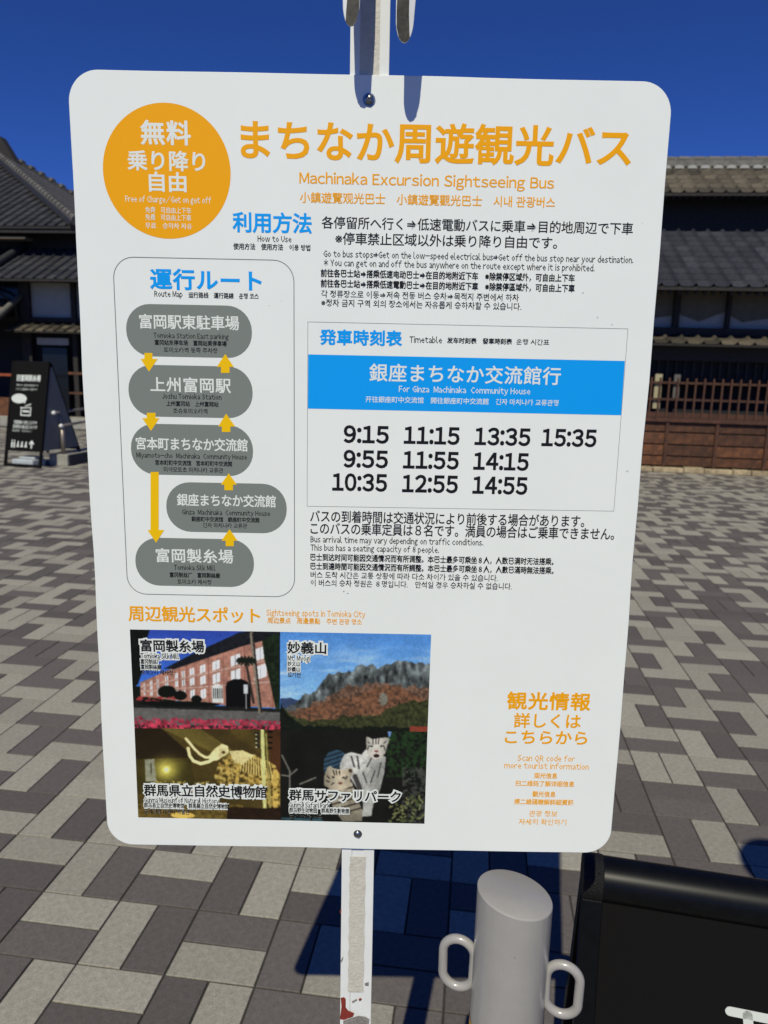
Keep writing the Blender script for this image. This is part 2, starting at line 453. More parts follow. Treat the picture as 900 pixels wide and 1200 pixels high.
t_('富岡製糸場', 183, 273, 651.4, 15.5, W, .016); t_('Tomioka Silk Mill', 204, 252.5, 665.3, 5.8, K)
t_('富冈制丝厂　富岡製絲廠', 199, 258, 674, 5.7, K, .026); t_('토미오카 제사장', 208, 248, 681.8, 5.8, K)
t_('発車時刻表', 375, 471, 395.8, 17, BL, .034); t_('Timetable', 480, 518, 398.2, 7.2); t_('发车时刻表　發車時刻表', 524, 600, 399.6, 6.6, K, .026)
t_('운행 시간표', 605, 643.5, 400.8, 6.8)
t_('銀座まちなか交流館行', 433, 657, 438.6, 20, W, .014)
t_('For Ginza  Machinaka  Community House', 467.5, 621.5, 457.2, 7, W)
t_('开往銀座町中交流馆　開往銀座町中交流館　긴자 마치나카 교류관행', 428.5, 654.5, 470, 7, W, .004)
for s, a, b2, y in (('9:15', 403.5, 455, 509), ('11:15', 474, 538, 510.3), ('13:35', 557, 621, 511.7), ('15:35', 635.5, 698.5, 513),
                    ('9:55', 403.3, 454, 537.8), ('11:55', 473, 537, 539.2), ('14:15', 555.5, 619, 540.7),
                    ('10:35', 390, 453, 565.2), ('12:55', 472, 536, 567), ('14:55', 554.5, 617.5, 568.8)):
    t_(s, a, b2, y, 19, K, .032)
t_('バスの到着時間は交通状況により前後する場合があります。', 363.5, 685, 607.8, 13.6, K, .012)
t_('このバスの乗車定員は８名です。満員の場合はご乗車できません。', 364, 720, 622.4, 13.6, K, .012)
t_('Bus arrival time may vary depending on traffic conditions.', 364, 566.5, 633.8, 7)
t_('This bus has a seating capacity of 8 people.', 364, 514.5, 643, 7)
t_('巴士到达时间可能因交通情况而有所调整。本巴士最多可乘坐 8 人，人数已满时无法搭乘。', 364, 649, 655.5, 8, K, .026)
t_('巴士到達時間可能因交通情況而有所調整。本巴士最多可乘坐 8 人，人數已滿時無法搭乘。', 364, 649, 666, 8, K, .026)
t_('버스 도착 시간은 교통 상황에 따라 다소 차이가 있을 수 있습니다.', 364, 583.5, 675.5, 7.8)
t_('이 버스의 승차 정원은 8명입니다.　만석일 경우 승차하실 수 없습니다.', 364, 600, 685, 7.8)
t_('周辺観光スポット', 150.5, 304.5, 720, 17.3, O, .020)
t_('Sightseeing spots in Tomioka City', 312, 428, 718.8, 7, O); t_('周边景点　周邊景點　주변 관광 명소', 313.5, 424, 727.8, 6.8, O, .016)
t_('観光情報', 594.5, 692, 821.6, 19.5, O, .026); t_('詳しくは', 602.5, 680.5, 844.6, 16.5, O, .020); t_('こちらから', 592, 688, 864, 16, O, .022)
t_('Scan QR code for', 606.5, 673.5, 888.6, 6.8, O, .012); t_('more tourist information', 591, 690, 897.6, 6.8, O, .012)
t_('观光信息', 626, 653, 909, 6.4, O, .022); t_('扫二维码了解详细信息', 604, 673, 918.3, 6.4, O, .022)
t_('觀光信息', 624, 651, 930.6, 6.4, O, .022); t_('掃二維碼瞭解詳細資訊', 602.5, 672, 939.8, 6.4, O, .022)
t_('관광 정보', 620, 653, 953.4, 7, O); t_('자세히 확인하기', 608, 663.5, 963.2, 7, O)
CAP = [('富岡製糸場', 165, 239, 756.8, 13.2, .022), ('Tomioka Silk Mill', 165, 210, 768.6, 6, .02), ('富冈制丝厂', 165, 188.5, 775, 5.6, .02),
       ('富岡製絲廠', 165.3, 189, 781.3, 5.6, .02), ('토미오카 제사장', 165.5, 203, 787.6, 5.8, 0),
       ('群馬県立自然史博物館', 169, 312.5, 926.8, 13, .022), ('Gunma Museum of Natural History', 169, 256.5, 937.8, 6, 0),
       ('群马县立自然史博物馆　群馬縣立自然史博物館', 169, 268, 944, 5.6, .02), ('군마현립 자연사 박물관', 169.5, 222, 950.7, 5.8, 0),
       ('妙義山', 337, 382, 759, 13, .022), ('Mt. Myogi', 337.3, 363.5, 771.2, 6, 0), ('妙义山', 337, 351.3, 777.6, 5.5, .02), ('妙義山', 337, 351.3, 784, 5.5, .02), ('묘기산', 337.3, 352.5, 790.4, 5.8, 0),
       ('群馬サファリパーク', 339, 469.5, 932.3, 12.6, .022), ('Gunma Safari Park', 339, 386.5, 943.2, 6, 0),
       ('群马野生动物园　群馬野生動物園', 339, 409, 949.6, 5.6, .02), ('군마 사파리 파크', 339.5, 377.5, 956, 5.8, 0)]
for s, a, b2, y, h, w in CAP:
    t_(s, a, b2, y, h, W, -1 if h > 10 else -2, 4)
    t_(s, a, b2, y, h, K, w, 6)

def has_cjk(s): return any(ord(c) > 0x2e80 for c in s)
def make_text(items, emit):
    """FONT curves turned to meshes in one pass; emit(item, mesh, bbox) places each"""
    objs = []
    lat = [it for it in items if not has_cjk(it[0]) and it[5] != 'x' and all(32 <= ord(c) < 127 or c == '⇒' for c in it[0])]
    items = [it for it in items if it not in lat]
    # latin lines are set from the full width glyphs of the same face, with proportional spacing
    keys = {}
    for it in lat:
        w = {-1: .15, -2: .22}.get(it[6], it[6] if it[6] > .01 else .012); rs = 3 if it[4] > 12 else 1
        for ch in it[0]:
            if ch != ' ' and (ch, w, rs) not in keys:
                cu = bpy.data.curves.new('lettering', 'FONT'); cu.body = chr(ord(ch) + 0xFEE0) if ord(ch) < 127 else ch
                cu.size = 1.0; cu.bevel_depth = w; cu.bevel_resolution = 0; cu.resolution_u = rs
                o = bpy.data.objects.new('tmp', cu); C.objects.link(o); keys[(ch, w, rs)] = (o, cu)
    dg = bpy.context.evaluated_depsgraph_get(); dg.update()
    glyph = {}
    for kk, (o, cu) in keys.items():
        me = bpy.data.meshes.new_from_object(o.evaluated_get(dg)); n = len(me.vertices)
        co = np.empty(n * 3, np.float32); me.vertices.foreach_get('co', co)
        glyph[kk] = (co.reshape(-1, 3).copy(), [tuple(p.vertices) for p in me.polygons])
        bpy.data.objects.remove(o); bpy.data.curves.remove(cu); bpy.data.meshes.remove(me)
    for it in lat:
        w = {-1: .15, -2: .22}.get(it[6], it[6] if it[6] > .01 else .012); rs = 3 if it[4] > 12 else 1
        x = 0; cs, fs, nb = [], [], 0
        for ch in it[0]:
            if ch == ' ': x += .33; continue
            co, pf = glyph[(ch, w, rs)]
            a, b2 = co[:, 0].min() + w, co[:, 0].max() - w
            sb = .115 if ch.isdigit() else .085 if ch in 'ilI:.,' else .075
            g = co.copy(); g[:, 0] += x - a + sb / 2; cs.append(g); fs += [tuple(nb + q for q in p) for p in pf]; nb += len(g)
            x += (b2 - a) + sb
        co = np.concatenate(cs); me = bpy.data.meshes.new('lettering'); me.from_pydata(co.tolist(), [], fs)
        emit(it, me, co, w)
    for it in items:
        cu = bpy.data.curves.new('lettering', 'FONT'); cu.body = it[0]; cu.size = 1.0
        w = it[6]
        if w == -1: w = .15
        if w == -2: w = .22
        if it[4] > 11 and has_cjk(it[0]) and not any(ord(c) < 128 for c in it[0]):
            xm_ = (it[1] + it[2]) / 2; u0, u1 = uv(it[1], it[3])[0], uv(it[2], it[3])[0]; v0, v1 = uv(xm_, it[3] - it[4] / 2)[1], uv(xm_, it[3] + it[4] / 2)[1]
            em = (v0 - v1) / .90
            cu.space_character = min(1.4, max(.95, ((u1 - u0) / em + .06) / len(it[0])))
        cu.bevel_depth = w            # thickens the strokes with round corners
        cu.bevel_resolution = 0
        cu.resolution_u = 4 if it[4] > 12 else 1
        o = bpy.data.objects.new('tmp', cu); C.objects.link(o); objs.append((it, o, cu, w))
    dg = bpy.context.evaluated_depsgraph_get(); dg.update()
    for it, o, cu, w in objs:
        me = bpy.data.meshes.new_from_object(o.evaluated_get(dg))
        n = len(me.vertices); co = np.empty(n * 3, np.float32); me.vertices.foreach_get('co', co); co = co.reshape(-1, 3)
        emit(it, me, co, w)
        bpy.data.objects.remove(o); bpy.data.curves.remove(cu)

def emit_board(it, me, co, w):
    s, xa, xb, y, h, m, w0, lay = it
    xm = (xa + xb) / 2
    ua, ub = uv(xa, y)[0], uv(xb, y)[0]
    zt, zb = uv(xm, y - h / 2)[1], uv(xm, y + h / 2)[1]
    H = zt - zb
    wk = max(w, 0)
    x_min, x_max = co[:, 0].min() + wk, co[:, 0].max() - wk     # fit the unthickened glyphs
    if has_cjk(s): g0, g1 = -0.070, 0.830
    else: g0, g1 = 0.0, 0.74
    sy = H / (g1 - g0) ; sx = (ub - ua) / (x_max - x_min)
    X = ua + (co[:, 0] - x_min) * sx
    Z = (zt + zb) / 2 + (co[:, 1] - (g0 + g1) / 2) * sy + ZC
    out = np.stack([X, -LAY * lay - 0.00003 * (co[:, 2] / (w + 1e-6) if w > 0 else 0 * X), Z], 1).astype(np.float32)
    me.vertices.foreach_set('co', out.ravel())
    me.polygons.foreach_set('use_smooth', [False] * len(me.polygons))
    me.materials.clear()
    o = link('caption_outline' if w0 < 0 else 'lettering', me, M[m], board)
make_text(TX, emit_board)

# ---- the four printed pictures
def paint(W_, H_, fn):
    yy, xx = np.mgrid[0:H_, 0:W_].astype(np.float32)
    img = np.zeros((H_, W_, 3), np.float32)
    fn(img, xx / (W_ - 1), yy / (H_ - 1))
    return img
rng = np.random.default_rng(5)
def vnoise(xx, yy, sx, sy, octv=4, seed=0):
    g = np.random.default_rng(seed); out = 0; amp = 1; tot = 0
    for o in range(octv):
        nx, ny = int(sx * 2 ** o) + 2, int(sy * 2 ** o) + 2
        t = g.random((ny + 1, nx + 1)).astype(np.float32)
        fx, fy = xx * (nx - 1), yy * (ny - 1); ix, iy = fx.astype(int), fy.astype(int); fx -= ix; fy -= iy
        fx = fx * fx * (3 - 2 * fx); fy = fy * fy * (3 - 2 * fy)
        v = (t[iy, ix] * (1 - fx) + t[iy, ix + 1] * fx) * (1 - fy) + (t[iy + 1, ix] * (1 - fx) + t[iy + 1, ix + 1] * fx) * fy
        out = out + v * amp; tot += amp; amp *= .55
    return out / tot
def inpoly(xx, yy, P):
    m = np.zeros(xx.shape, bool); k = len(P)
    for i in range(k):
        x1, y1 = P[i]; x2, y2 = P[(i + 1) % k]
        if y1 == y2: continue
        c = ((y1 > yy) != (y2 > yy)) & (xx < (x2 - x1) * (yy - y1) / (y2 - y1) + x1)
        m ^= c
    return m
def fill(img, mask, c, var=None):
    c = np.array(c, np.float32)
    if var is not None: img[mask] = (c[None] * var[mask][:, None])
    else: img[mask] = c
def line(xx, yy, p, q, w, asp=1.0):
    x1, y1 = p; x2, y2 = q; dx, dy = (x2 - x1) * asp, y2 - y1
    t = np.clip((((xx - x1) * asp) * dx + (yy - y1) * dy) / (dx * dx + dy * dy + 1e-9), 0, 1)
    return np.hypot((xx - x1) * asp - t * dx, yy - y1 - t * dy) < w

def pic_mill(img, x, y):
    # coordinates of the enlarged crop: 731 x 481
    X = 92 + x * 731; Y = 197 + y * 481
    n = vnoise(x, y, 8, 6, 5, 1); n2 = vnoise(x, y, 40, 30, 3, 2)
    img[:] = np.stack([18 + 0 * X, 60 + 40 * (Y - 197) / 250, 165 + 45 * (Y - 197) / 250], -1)
    fill(img, inpoly(X, Y, [(92, 190), (190, 190), (170, 250), (200, 300), (150, 380), (120, 460), (92, 480)]), (12, 16, 12), .5 + n2)
    wall = inpoly(X, Y, [(130, 452), (290, 382), (640, 262), (730, 232), (823, 210), (823, 570), (560, 560), (430, 552), (130, 520)])
    fill(img, wall, (166, 112, 92), .8 + .4 * n2)
    roof = inpoly(X, Y, [(250, 384), (400, 306), (620, 205), (680, 190), (830, 190), (830, 215), (640, 268), (300, 385)])
    fill(img, roof, (22, 24, 30), .6 + .8 * n2)
    # persp. courses, pilasters, windows
    def ytop(xv): return 452 - (xv - 130) * (452 - 232) / 600
    def ybot(xv): return 520 + (xv - 130) * 50 / 690
    for f in (.33, .64):
        yl = ytop(X) * (1 - f) + ybot(X) * f
        fill(img, wall & (np.abs(Y - yl) < 3), (188, 160, 145))
    for xc, ww in ((150, 8), (185, 10), (218, 11), (262, 13), (310, 15), (345, 17), (388, 22), (442, 27), (508, 36), (602, 46), (725, 60)):
        hgt = ybot(xc) - ytop(xc)
        for f0, f1 in ((.12, .30), (.38, .58), (.70, .92)):
            if f0 == .70 and xc > 470: continue
            m = (np.abs(X - xc) < ww / 2) & (Y > ytop(X) + f0 * hgt) & (Y < ytop(X) + f1 * hgt)
            fill(img, m & wall & ~roof, (228, 232, 232))
            fill(img, m & wall & ~roof & (np.abs(X - xc) < 1.5), (120, 120, 125))
        fill(img, wall & ~roof & (np.abs(X - xc - ww) < 2), (140, 80, 66))
    arch = (inpoly(X, Y, [(552, 470), (560, 445), (590, 430), (630, 428), (660, 440), (675, 470), (675, 575), (552, 565)]))
    fill(img, arch, (8, 8, 10))
    gate = inpoly(X, Y, [(484, 470), (498, 455), (520, 452), (538, 468), (540, 548), (484, 545)])
    fill(img, gate, (210, 212, 205)); fill(img, gate & ((X.astype(int) // 5) % 2 == 0) & (Y > 475) & (Y < 525), (60, 66, 64))
    fill(img, (Y > 470) & (X < 300) & ~wall, (16, 20, 14), .6 + .8 * n2)
    gr = inpoly(X, Y, [(823, 590), (92, 575), (92, 680), (823, 680)]); fill(img, Y > 545 + (X - 92) * .04, (26, 26, 24), .7 + .6 * n2)
    fill(img, gr, (92, 90, 86), .85 + .3 * n2)
    for cx_, cy_, rx, ry in ((262, 495, 48, 30), (325, 512, 34, 24), (408, 530, 28, 20), (330, 555, 220, 14)):
        fill(img, ((X - cx_) / rx) ** 2 + ((Y - cy_) / ry) ** 2 < .55 + .7 * n, (10, 14, 10))
    fill(img, (Y > 520) & (Y < 545) & (X < 300) & (n2 > .55), (150, 36, 40))
    fill(img, inpoly(X, Y, [(735, 240), (760, 220), (823, 205), (823, 580), (800, 575), (770, 430), (745, 330)]), (22, 34, 18), .4 + 1.2 * n2)
    fill(img, line(X, Y, (683, 208), (722, 590), 9), (128, 118, 100)); fill(img, line(X, Y, (689, 208), (728, 590), 4), (40, 34, 30))
    fill(img, line(X, Y, (655, 350), (690, 545), 6), (50, 42, 36))
    for a in range(0, 360, 24):
        fill(img, line(X, Y, (655, 335), (655 + 46 * math.cos(R(a)), 332 + 22 * math.sin(R(a)) + 8), 4), (20, 26, 18))
    fill(img, (X > 640) & (X < 662) & (Y > 455) & (Y < 500), (200, 205, 205)); fill(img, (X > 650) & (X < 655) & (Y > 500) & (Y < 575), (180, 180, 180))
    fl = (Y > 610 + 40 * vnoise(x, y, 26, 2, 3, 9)) & (vnoise(x, y, 90, 40, 2, 4) > .42); fill(img, fl & (Y > 600), (172, 34, 62), .5 + n2)
    fill(img, (Y > 660) & ~fl, (50, 30, 34))
def pic_mammoth(img, x, y):
    X = 118 + x * 708; Y = 680 + y * 440
    n = vnoise(x, y, 6, 5, 5, 11); n2 = vnoise(x, y, 50, 34, 3, 12)
    img[:] = np.stack([52 + 40 * n, 42 + 32 * n, 10 + 12 * n], -1)
    fill(img, inpoly(X, Y, [(250, 680), (440, 680), (700, 850), (640, 860)]), (98, 84, 26), .8 + .4 * n)
    fill(img, inpoly(X, Y, [(440, 680), (560, 680), (760, 820), (700, 850)]), (66, 52, 16), .8 + .4 * n)
    fill(img, inpoly(X, Y, [(118, 680), (250, 680), (420, 830), (118, 850)]), (36, 26, 10), .8 + .4 * n)
    fill(img, inpoly(X, Y, [(118, 830), (380, 820), (420, 1000), (118, 1000)]), (56, 48, 10), .7 + .6 * n)
    g = np.exp(-(((X - 266) / 60) ** 2 + ((Y - 880) / 50) ** 2)); img += g[..., None] * np.array([150, 145, 50], np.float32)
    g = np.exp(-(((X - 266) / 12) ** 2 + ((Y - 880) / 11) ** 2)); img += g[..., None] * np.array([200, 200, 150], np.float32)
    fill(img, inpoly(X, Y, [(162, 832), (208, 828), (216, 940), (162, 940)]), (150, 150, 120), .8 + .3 * n2)
    fill(img, (X > 188) & (X < 196) & (Y > 850) & (Y < 900), (70, 70, 50))
    fill(img, inpoly(X, Y, [(760, 680), (830, 680), (830, 900), (780, 860)]), (70, 40, 14), .7 + .6 * n)
    body = inpoly(X, Y, [(500, 905), (530, 830), (600, 790), (700, 800), (800, 850), (826, 900), (826, 1060), (760, 1040), (700, 950), (620, 960), (600, 1010), (520, 990)])
    fill(img, body & (n2 > .42), (150, 118, 34), .5 + n); fill(img, body & (n2 > .62), (205, 178, 80), .8 + .3 * n)
    for k in range(13):
        xk = 640 + k * 11
        fill(img, line(X, Y, (xk, 800 + k * 3), (xk - 10 + k * 2, 880 + k * 3), 3.2), (222, 196, 96))
        fill(img, line(X, Y, (xk + 5, 806 + k * 3), (xk - 4 + k * 2, 880 + k * 3), 2.0), (60, 42, 10))
    fill(img, inpoly(X, Y, [(575, 785), (640, 780), (700, 805), (640, 850), (600, 840)]), (222, 205, 130), .8 + .3 * n2)
    fill(img, inpoly(X, Y, [(470, 815), (505, 775), (540, 750), (570, 760), (575, 795), (545, 812), (520, 830), (490, 835)]), (225, 210, 140), .75 + .4 * n2)
    fill(img, ((X - 548) / 9) ** 2 + ((Y - 792) / 8) ** 2 < 1, (80, 60, 20))
    P = [(366, 728), (385, 750), (405, 775), (430, 800), (460, 818), (495, 815)]
    for a, b2 in zip(P, P[1:]): fill(img, line(X, Y, a, b2, 6.5), (235, 218, 150))
    P = [(376, 775), (382, 810), (400, 835), (435, 848), (475, 838), (510, 815)]
    for a, b2 in zip(P, P[1:]): fill(img, line(X, Y, a, b2, 8), (238, 222, 150))
    for a, b2, w in (((620, 850), (610, 940), 9), ((560, 830), (580, 960), 8), ((600, 880), (700, 940), 7), ((800, 880), (800, 1080), 12), ((765, 880), (775, 1060), 7)):
        fill(img, line(X, Y, a, b2, w) & (n2 > .3), (200, 165, 58), .7 + .5 * n2)
    fill(img, line(X, Y, (738, 685), (748, 1060), 9), (205, 205, 120)); fill(img, line(X, Y, (756, 700), (775, 1060), 4), (150, 140, 60))
    for k in range(4):
        fill(img, ((X - 712 - 4 * (k % 2)) / 12) ** 2 + ((Y - 700 - 20 * k) / 9) ** 2 < 1, (40, 36, 26)); fill(img, ((X - 708) / 5) ** 2 + ((Y - 704 - 20 * k) / 4) ** 2 < 1, (200, 200, 150))
        fill(img, ((X - 776) / 14) ** 2 + ((Y - 690 - 26 * k) / 5) ** 2 < 1, (16, 12, 8))
    fill(img, (Y > 1030 + 40 * n) & (X < 640), (110, 88, 24), .5 + .8 * n2); fill(img, (Y > 1050 + 20 * n) & (X >= 560), (38, 24, 12), .7 + .6 * n2)
    fill(img, (Y < 1040) & (Y > 935) & (X > 210) & (X < 520) & (n2 > .6), (170, 150, 60))
    fill(img, ((X - 340) / 60) ** 2 + ((Y - 1105) / 16) ** 2 < 1, (225, 185, 60))
def pic_mountain(img, x, y):
    X = 80 + x * 757; Y = 183 + y * 490
    n = vnoise(x, y, 7, 6, 5, 21); n2 = vnoise(x, y, 60, 40, 3, 22); st = vnoise(x, y, 4, 14, 4, 23)
    s = (Y - 183) / 330
    img[:] = np.stack([52 + 62 * s, 128 + 46 * s, 206 + 18 * s], -1)
    cl = np.clip((st - .50) * 3.2, 0, 1)[..., None] * (np.clip(s * 1.3, .1, .8))[..., None]
    img[:] = img * (1 - cl) + np.array([172, 200, 232]) * cl
    def ridge(P, amp, seed):
        xs = [p[0] for p in P]; ys = [p[1] for p in P]
        return np.interp(X, xs, ys) + amp * (vnoise(x, 0 * y + .5, 30, 1, 4, seed) - .5)
    far = ridge([(80, 515), (130, 508), (170, 520), (240, 560), (840, 600)], 12, 31); fill(img, Y > far, (44, 62, 96), .8 + .4 * n2)
    r1 = ridge([(80, 580), (180, 515), (205, 490), (235, 482), (262, 468), (300, 410), (350, 380), (420, 378), (450, 372), (465, 335), (500, 342), (545, 330), (575, 350), (620, 335), (690, 314), (740, 322), (800, 320), (840, 338)], 40, 32)
    v = np.clip(.15 + 1.9 * (vnoise(x, y, 34, 12, 5, 33) - .12), .12, 1.7)
    fill(img, Y > r1, (92, 100, 100), v)
    r2 = ridge([(80, 600), (200, 560), (330, 500), (440, 440), (560, 432), (700, 440), (840, 450)], 60, 34)
    fill(img, Y > r2, (106, 78, 60), .45 + 1.0 * n2)
    r3 = ridge([(80, 640), (200, 570), (330, 520), (450, 500), (560, 455), (640, 440), (760, 480), (840, 520)], 24, 35)
    fill(img, (Y > r3) & (n2 > .36), (116, 76, 50), .5 + .9 * n2)
    fill(img, (Y > r3) & (((X - 605) / 22) ** 2 + ((Y - 510) / 34) ** 2 < 1) & (n2 > .4), (120, 118, 105))
    r4 = ridge([(80, 560), (160, 600), (240, 630), (420, 600), (560, 590), (700, 540), (840, 500)], 40, 36)
    fill(img, Y > r4, (54, 58, 30), .4 + 1.1 * n2)
    r5 = ridge([(80, 545), (120, 600), (200, 650), (400, 655), (840, 650)], 26, 37)
    fill(img, Y > r5, (20, 26, 18), .5 + .8 * n2)
    fill(img, (X > 745) & (Y > 645) & (n > .3), (135, 52, 30))
def pic_tiger(img, x, y):
    X = 82 + x * 738; Y = 672 + y * 462
    n = vnoise(x, y, 8, 6, 5, 41); n2 = vnoise(x, y, 60, 40, 3, 42)
    img[:] = np.stack([12 + 14 * n, 13 + 14 * n, 12 + 10 * n], -1)
    fill(img, (X > 620) & (Y < 900) & (n2 > .42), (26, 46, 22), .5 + n2)
    fill(img, (X > 700) & (Y > 850) & (n2 > .5), (50, 52, 46), .5 + n2)
    for a, b2 in (((90, 800), (130, 880)), ((130, 880), (128, 990)), ((130, 900), (165, 870)), ((88, 900), (128, 905)), ((180, 945), (260, 910))):
        fill(img, line(X, Y, a, b2, 4), (110, 105, 95))
    fill(img, inpoly(X, Y, [(620, 674), (640, 674), (634, 700), (626, 700)]), (90, 130, 190))
    white = (196, 196, 186)
    bodyb = inpoly(X, Y, [(300, 880), (302, 815), (325, 780), (360, 766), (400, 775), (410, 800), (385, 850), (360, 870), (330, 905)])
    fill(img, bodyb, (44, 76, 98), .8 + .3 * n2)
    for k in range(7):
        fill(img, bodyb & (np.abs((X - 300) * .35 + (Y - 800) - k * 22 + 12) < 3), (18, 26, 34))
    body = inpoly(X, Y, [(385, 830), (405, 790), (440, 778), (490, 790), (515, 760), (560, 770), (615, 800), (608, 880), (590, 960), (560, 1030), (545, 1100), (520, 1105), (505, 1040), (470, 960), (430, 900), (380, 870)])
    fill(img, body, white, (.60 + .34 * n) * np.clip(1.25 - ((X - 470) / 330) ** 2 - (Y - 780) / 900, .45, 1.2) * (.85 + .3 * n2))
    for p, q2, w in (((440, 800), (455, 850), 4), ((470, 800), (480, 860), 4), ((545, 800), (520, 850), 3), ((560, 870), (540, 930), 3), ((500, 880), (520, 930), 3), ((460, 900), (485, 960), 12), ((590, 830), (575, 900), 3)):
        fill(img, body & line(X, Y, p, q2, w), (62, 60, 58))
    head = inpoly(X, Y, [(512, 700), (525, 702), (545, 712), (585, 706), (612, 702), (632, 708), (620, 745), (612, 780), (590, 805), (560, 812), (530, 800), (515, 760)])
    fill(img, head, (208, 202, 186), (.8 + .25 * n) * np.clip(1.15 - np.abs(X - 565) / 160, .5, 1.1))
    for p, q2 in (((548, 715), (548, 738)), ((562, 712), (562, 736)), ((576, 712), (575, 735)), ((528, 745), (520, 765)), ((600, 742), (610, 765)), ((522, 725), (530, 733)), ((612, 722), (602, 732))):
        fill(img, line(X, Y, p, q2, 2.4), (50, 46, 44))
    fill(img, ((X - 540) / 7) ** 2 + ((Y - 748) / 4) ** 2 < 1, (20, 24, 28)); fill(img, ((X - 590) / 7) ** 2 + ((Y - 746) / 4) ** 2 < 1, (20, 24, 28))
    fill(img, ((X - 566) / 11) ** 2 + ((Y - 772) / 6) ** 2 < 1, (130, 84, 76)); fill(img, ((X - 566) / 15) ** 2 + ((Y - 795) / 9) ** 2 < 1, (40, 22, 22))
    legs = inpoly(X, Y, [(505, 1000), (555, 1000), (548, 1100), (500, 1105)]); fill(img, legs, white, .7 + .3 * n)
    b3 = inpoly(X, Y, [(330, 930), (400, 920), (445, 930), (470, 1000), (500, 1070), (500, 1128), (400, 1132), (360, 1080), (320, 1000)])
    fill(img, b3, (170, 160, 134), (.62 + .4 * n) * np.clip(1.3 - (Y - 920) / 400, .45, 1.2) * (.85 + .3 * n2))
    for k in range(6): fill(img, b3 & (np.abs((X - 330) * .3 + (Y - 960) - k * 30) < 4), (60, 52, 44))
    h2 = inpoly(X, Y, [(318, 858), (335, 848), (352, 862), (400, 870), (425, 860), (446, 862), (448, 885), (436, 905), (440, 950), (400, 975), (350, 972), (302, 950), (304, 900)])
    fill(img, h2, (190, 176, 146), (.8 + .3 * n) * np.clip(1.15 - np.abs(X - 380) / 190, .5, 1.1))
    for p, q2 in (((350, 872), (356, 895)), ((364, 872), (368, 893)), ((380, 874), (382, 893)), ((318, 900), (330, 912)), ((316, 925), (330, 930)), ((420, 900), (412, 915)), ((340, 945), (352, 935))):
        fill(img, line(X, Y, p, q2, 3), (56, 46, 38))
    fill(img, ((X - 350) / 8) ** 2 + ((Y - 906) / 4) ** 2 < 1, (30, 28, 24)); fill(img, ((X - 402) / 8) ** 2 + ((Y - 908) / 4) ** 2 < 1, (30, 28, 24))
    fill(img, ((X - 386) / 11) ** 2 + ((Y - 936) / 6) ** 2 < 1, (120, 70, 58)); fill(img, ((X - 436) / 10) ** 2 + ((Y - 872) / 10) ** 2 < 1, (70, 56, 40))
    for k in range(60):
        a = rng.random(); b2 = rng.random(); xc, yc = 640 + 170 * a, 1000 + 130 * b2
        if b2 < .25 and a < .55: continue
        fill(img, line(X, Y, (xc, yc), (xc + 14 * math.cos(k), yc - 12 * abs(math.sin(k * 1.7))), 4.5), (112, 116, 62) if k % 3 else (70, 80, 40))
    fill(img, (Y > 1118) & (X < 300) & (n2 > .4), (44, 80, 90))

M['photo'] = bpy.data.materials.new('printed_photo'); M['photo'].use_nodes = True
_t = M['photo'].node_tree; _b = _t.nodes["Principled BSDF"]; _a = _t.nodes.new("ShaderNodeAttribute"); _a.attribute_name = 'print'
_t.links.new(_a.outputs['Color'], _b.inputs['Base Color']); _b.inputs['Roughness'].default_value = 0.35; _b.inputs['Specular IOR Level'].default_value = 0.3
def picture(name, tl, tr, br, bl, fn, W_=300):
    P = [Vector(uv(*p)) for p in (tl, tr, br, bl)]
    H_ = int(W_ * (P[0] - P[3]).length / (P[1] - P[0]).length)
    img = np.clip(paint(W_, H_, fn), 0, 255) / 255
    # soften as a small print of a photograph, with fine tonal grain
    for _ in range(2):
        k = img.copy(); k[1:-1, 1:-1] = (img[1:-1, 1:-1] * 2 + img[:-2, 1:-1] + img[2:, 1:-1] + img[1:-1, :-2] + img[1:-1, 2:]) / 6; img = k
    a, b2 = np.mgrid[0:H_, 0:W_].astype(np.float32)
    img = img * (1 + .18 * (vnoise(b2 / W_, a / H_, 90, 60, 2, 77)[..., None] - .5) + .2 * (vnoise(b2 / W_, a / H_, 9, 7, 4, 78)[..., None] - .5))
    k = img.copy(); k[1:-1, 1:-1] = (img[1:-1, 1:-1] * 2 + img[:-2, 1:-1] + img[2:, 1:-1] + img[1:-1, :-2] + img[1:-1, 2:]) / 6
    l = np.where(k <= .04045, k / 12.92, ((k + .055) / 1.055) ** 2.4) * 1.15
    g_ = l.mean(-1, keepdims=True); l = np.clip(g_ + (l - g_) * .86, 0, .8)
    a, b2 = np.mgrid[0:H_, 0:W_].astype(np.float32); a /= H_ - 1; b2 /= W_ - 1
    px = (P[0].x * (1 - b2) + P[1].x * b2) * (1 - a) + (P[3].x * (1 - b2) + P[2].x * b2) * a
    pz = (P[0].y * (1 - b2) + P[1].y * b2) * (1 - a) + (P[3].y * (1 - b2) + P[2].y * b2) * a + ZC
    co = np.stack([px, np.full_like(px, -LAY), pz], -1).reshape(-1, 3)
    idx = np.arange(H_ * W_).reshape(H_, W_)
    F = np.stack([idx[:-1, :-1], idx[1:, :-1], idx[1:, 1:], idx[:-1, 1:]], -1).reshape(-1, 4)
    me = bpy.data.meshes.new(name)
    me.vertices.add(len(co)); me.vertices.foreach_set('co', co.astype(np.float32).ravel())
    me.loops.add(F.size); me.loops.foreach_set('vertex_index', F.astype(np.int32).ravel())
    me.polygons.add(len(F)); me.polygons.foreach_set('loop_start', np.arange(0, F.size, 4, dtype=np.int32))
    me.update(calc_edges=True)
    ca = me.color_attributes.new('print', 'FLOAT_COLOR', 'POINT')
    ca.data.foreach_set('color', np.concatenate([l.reshape(-1, 3), np.ones((len(co), 1))], 1).astype(np.float32).ravel())
    return link(name, me, M['photo'], board)
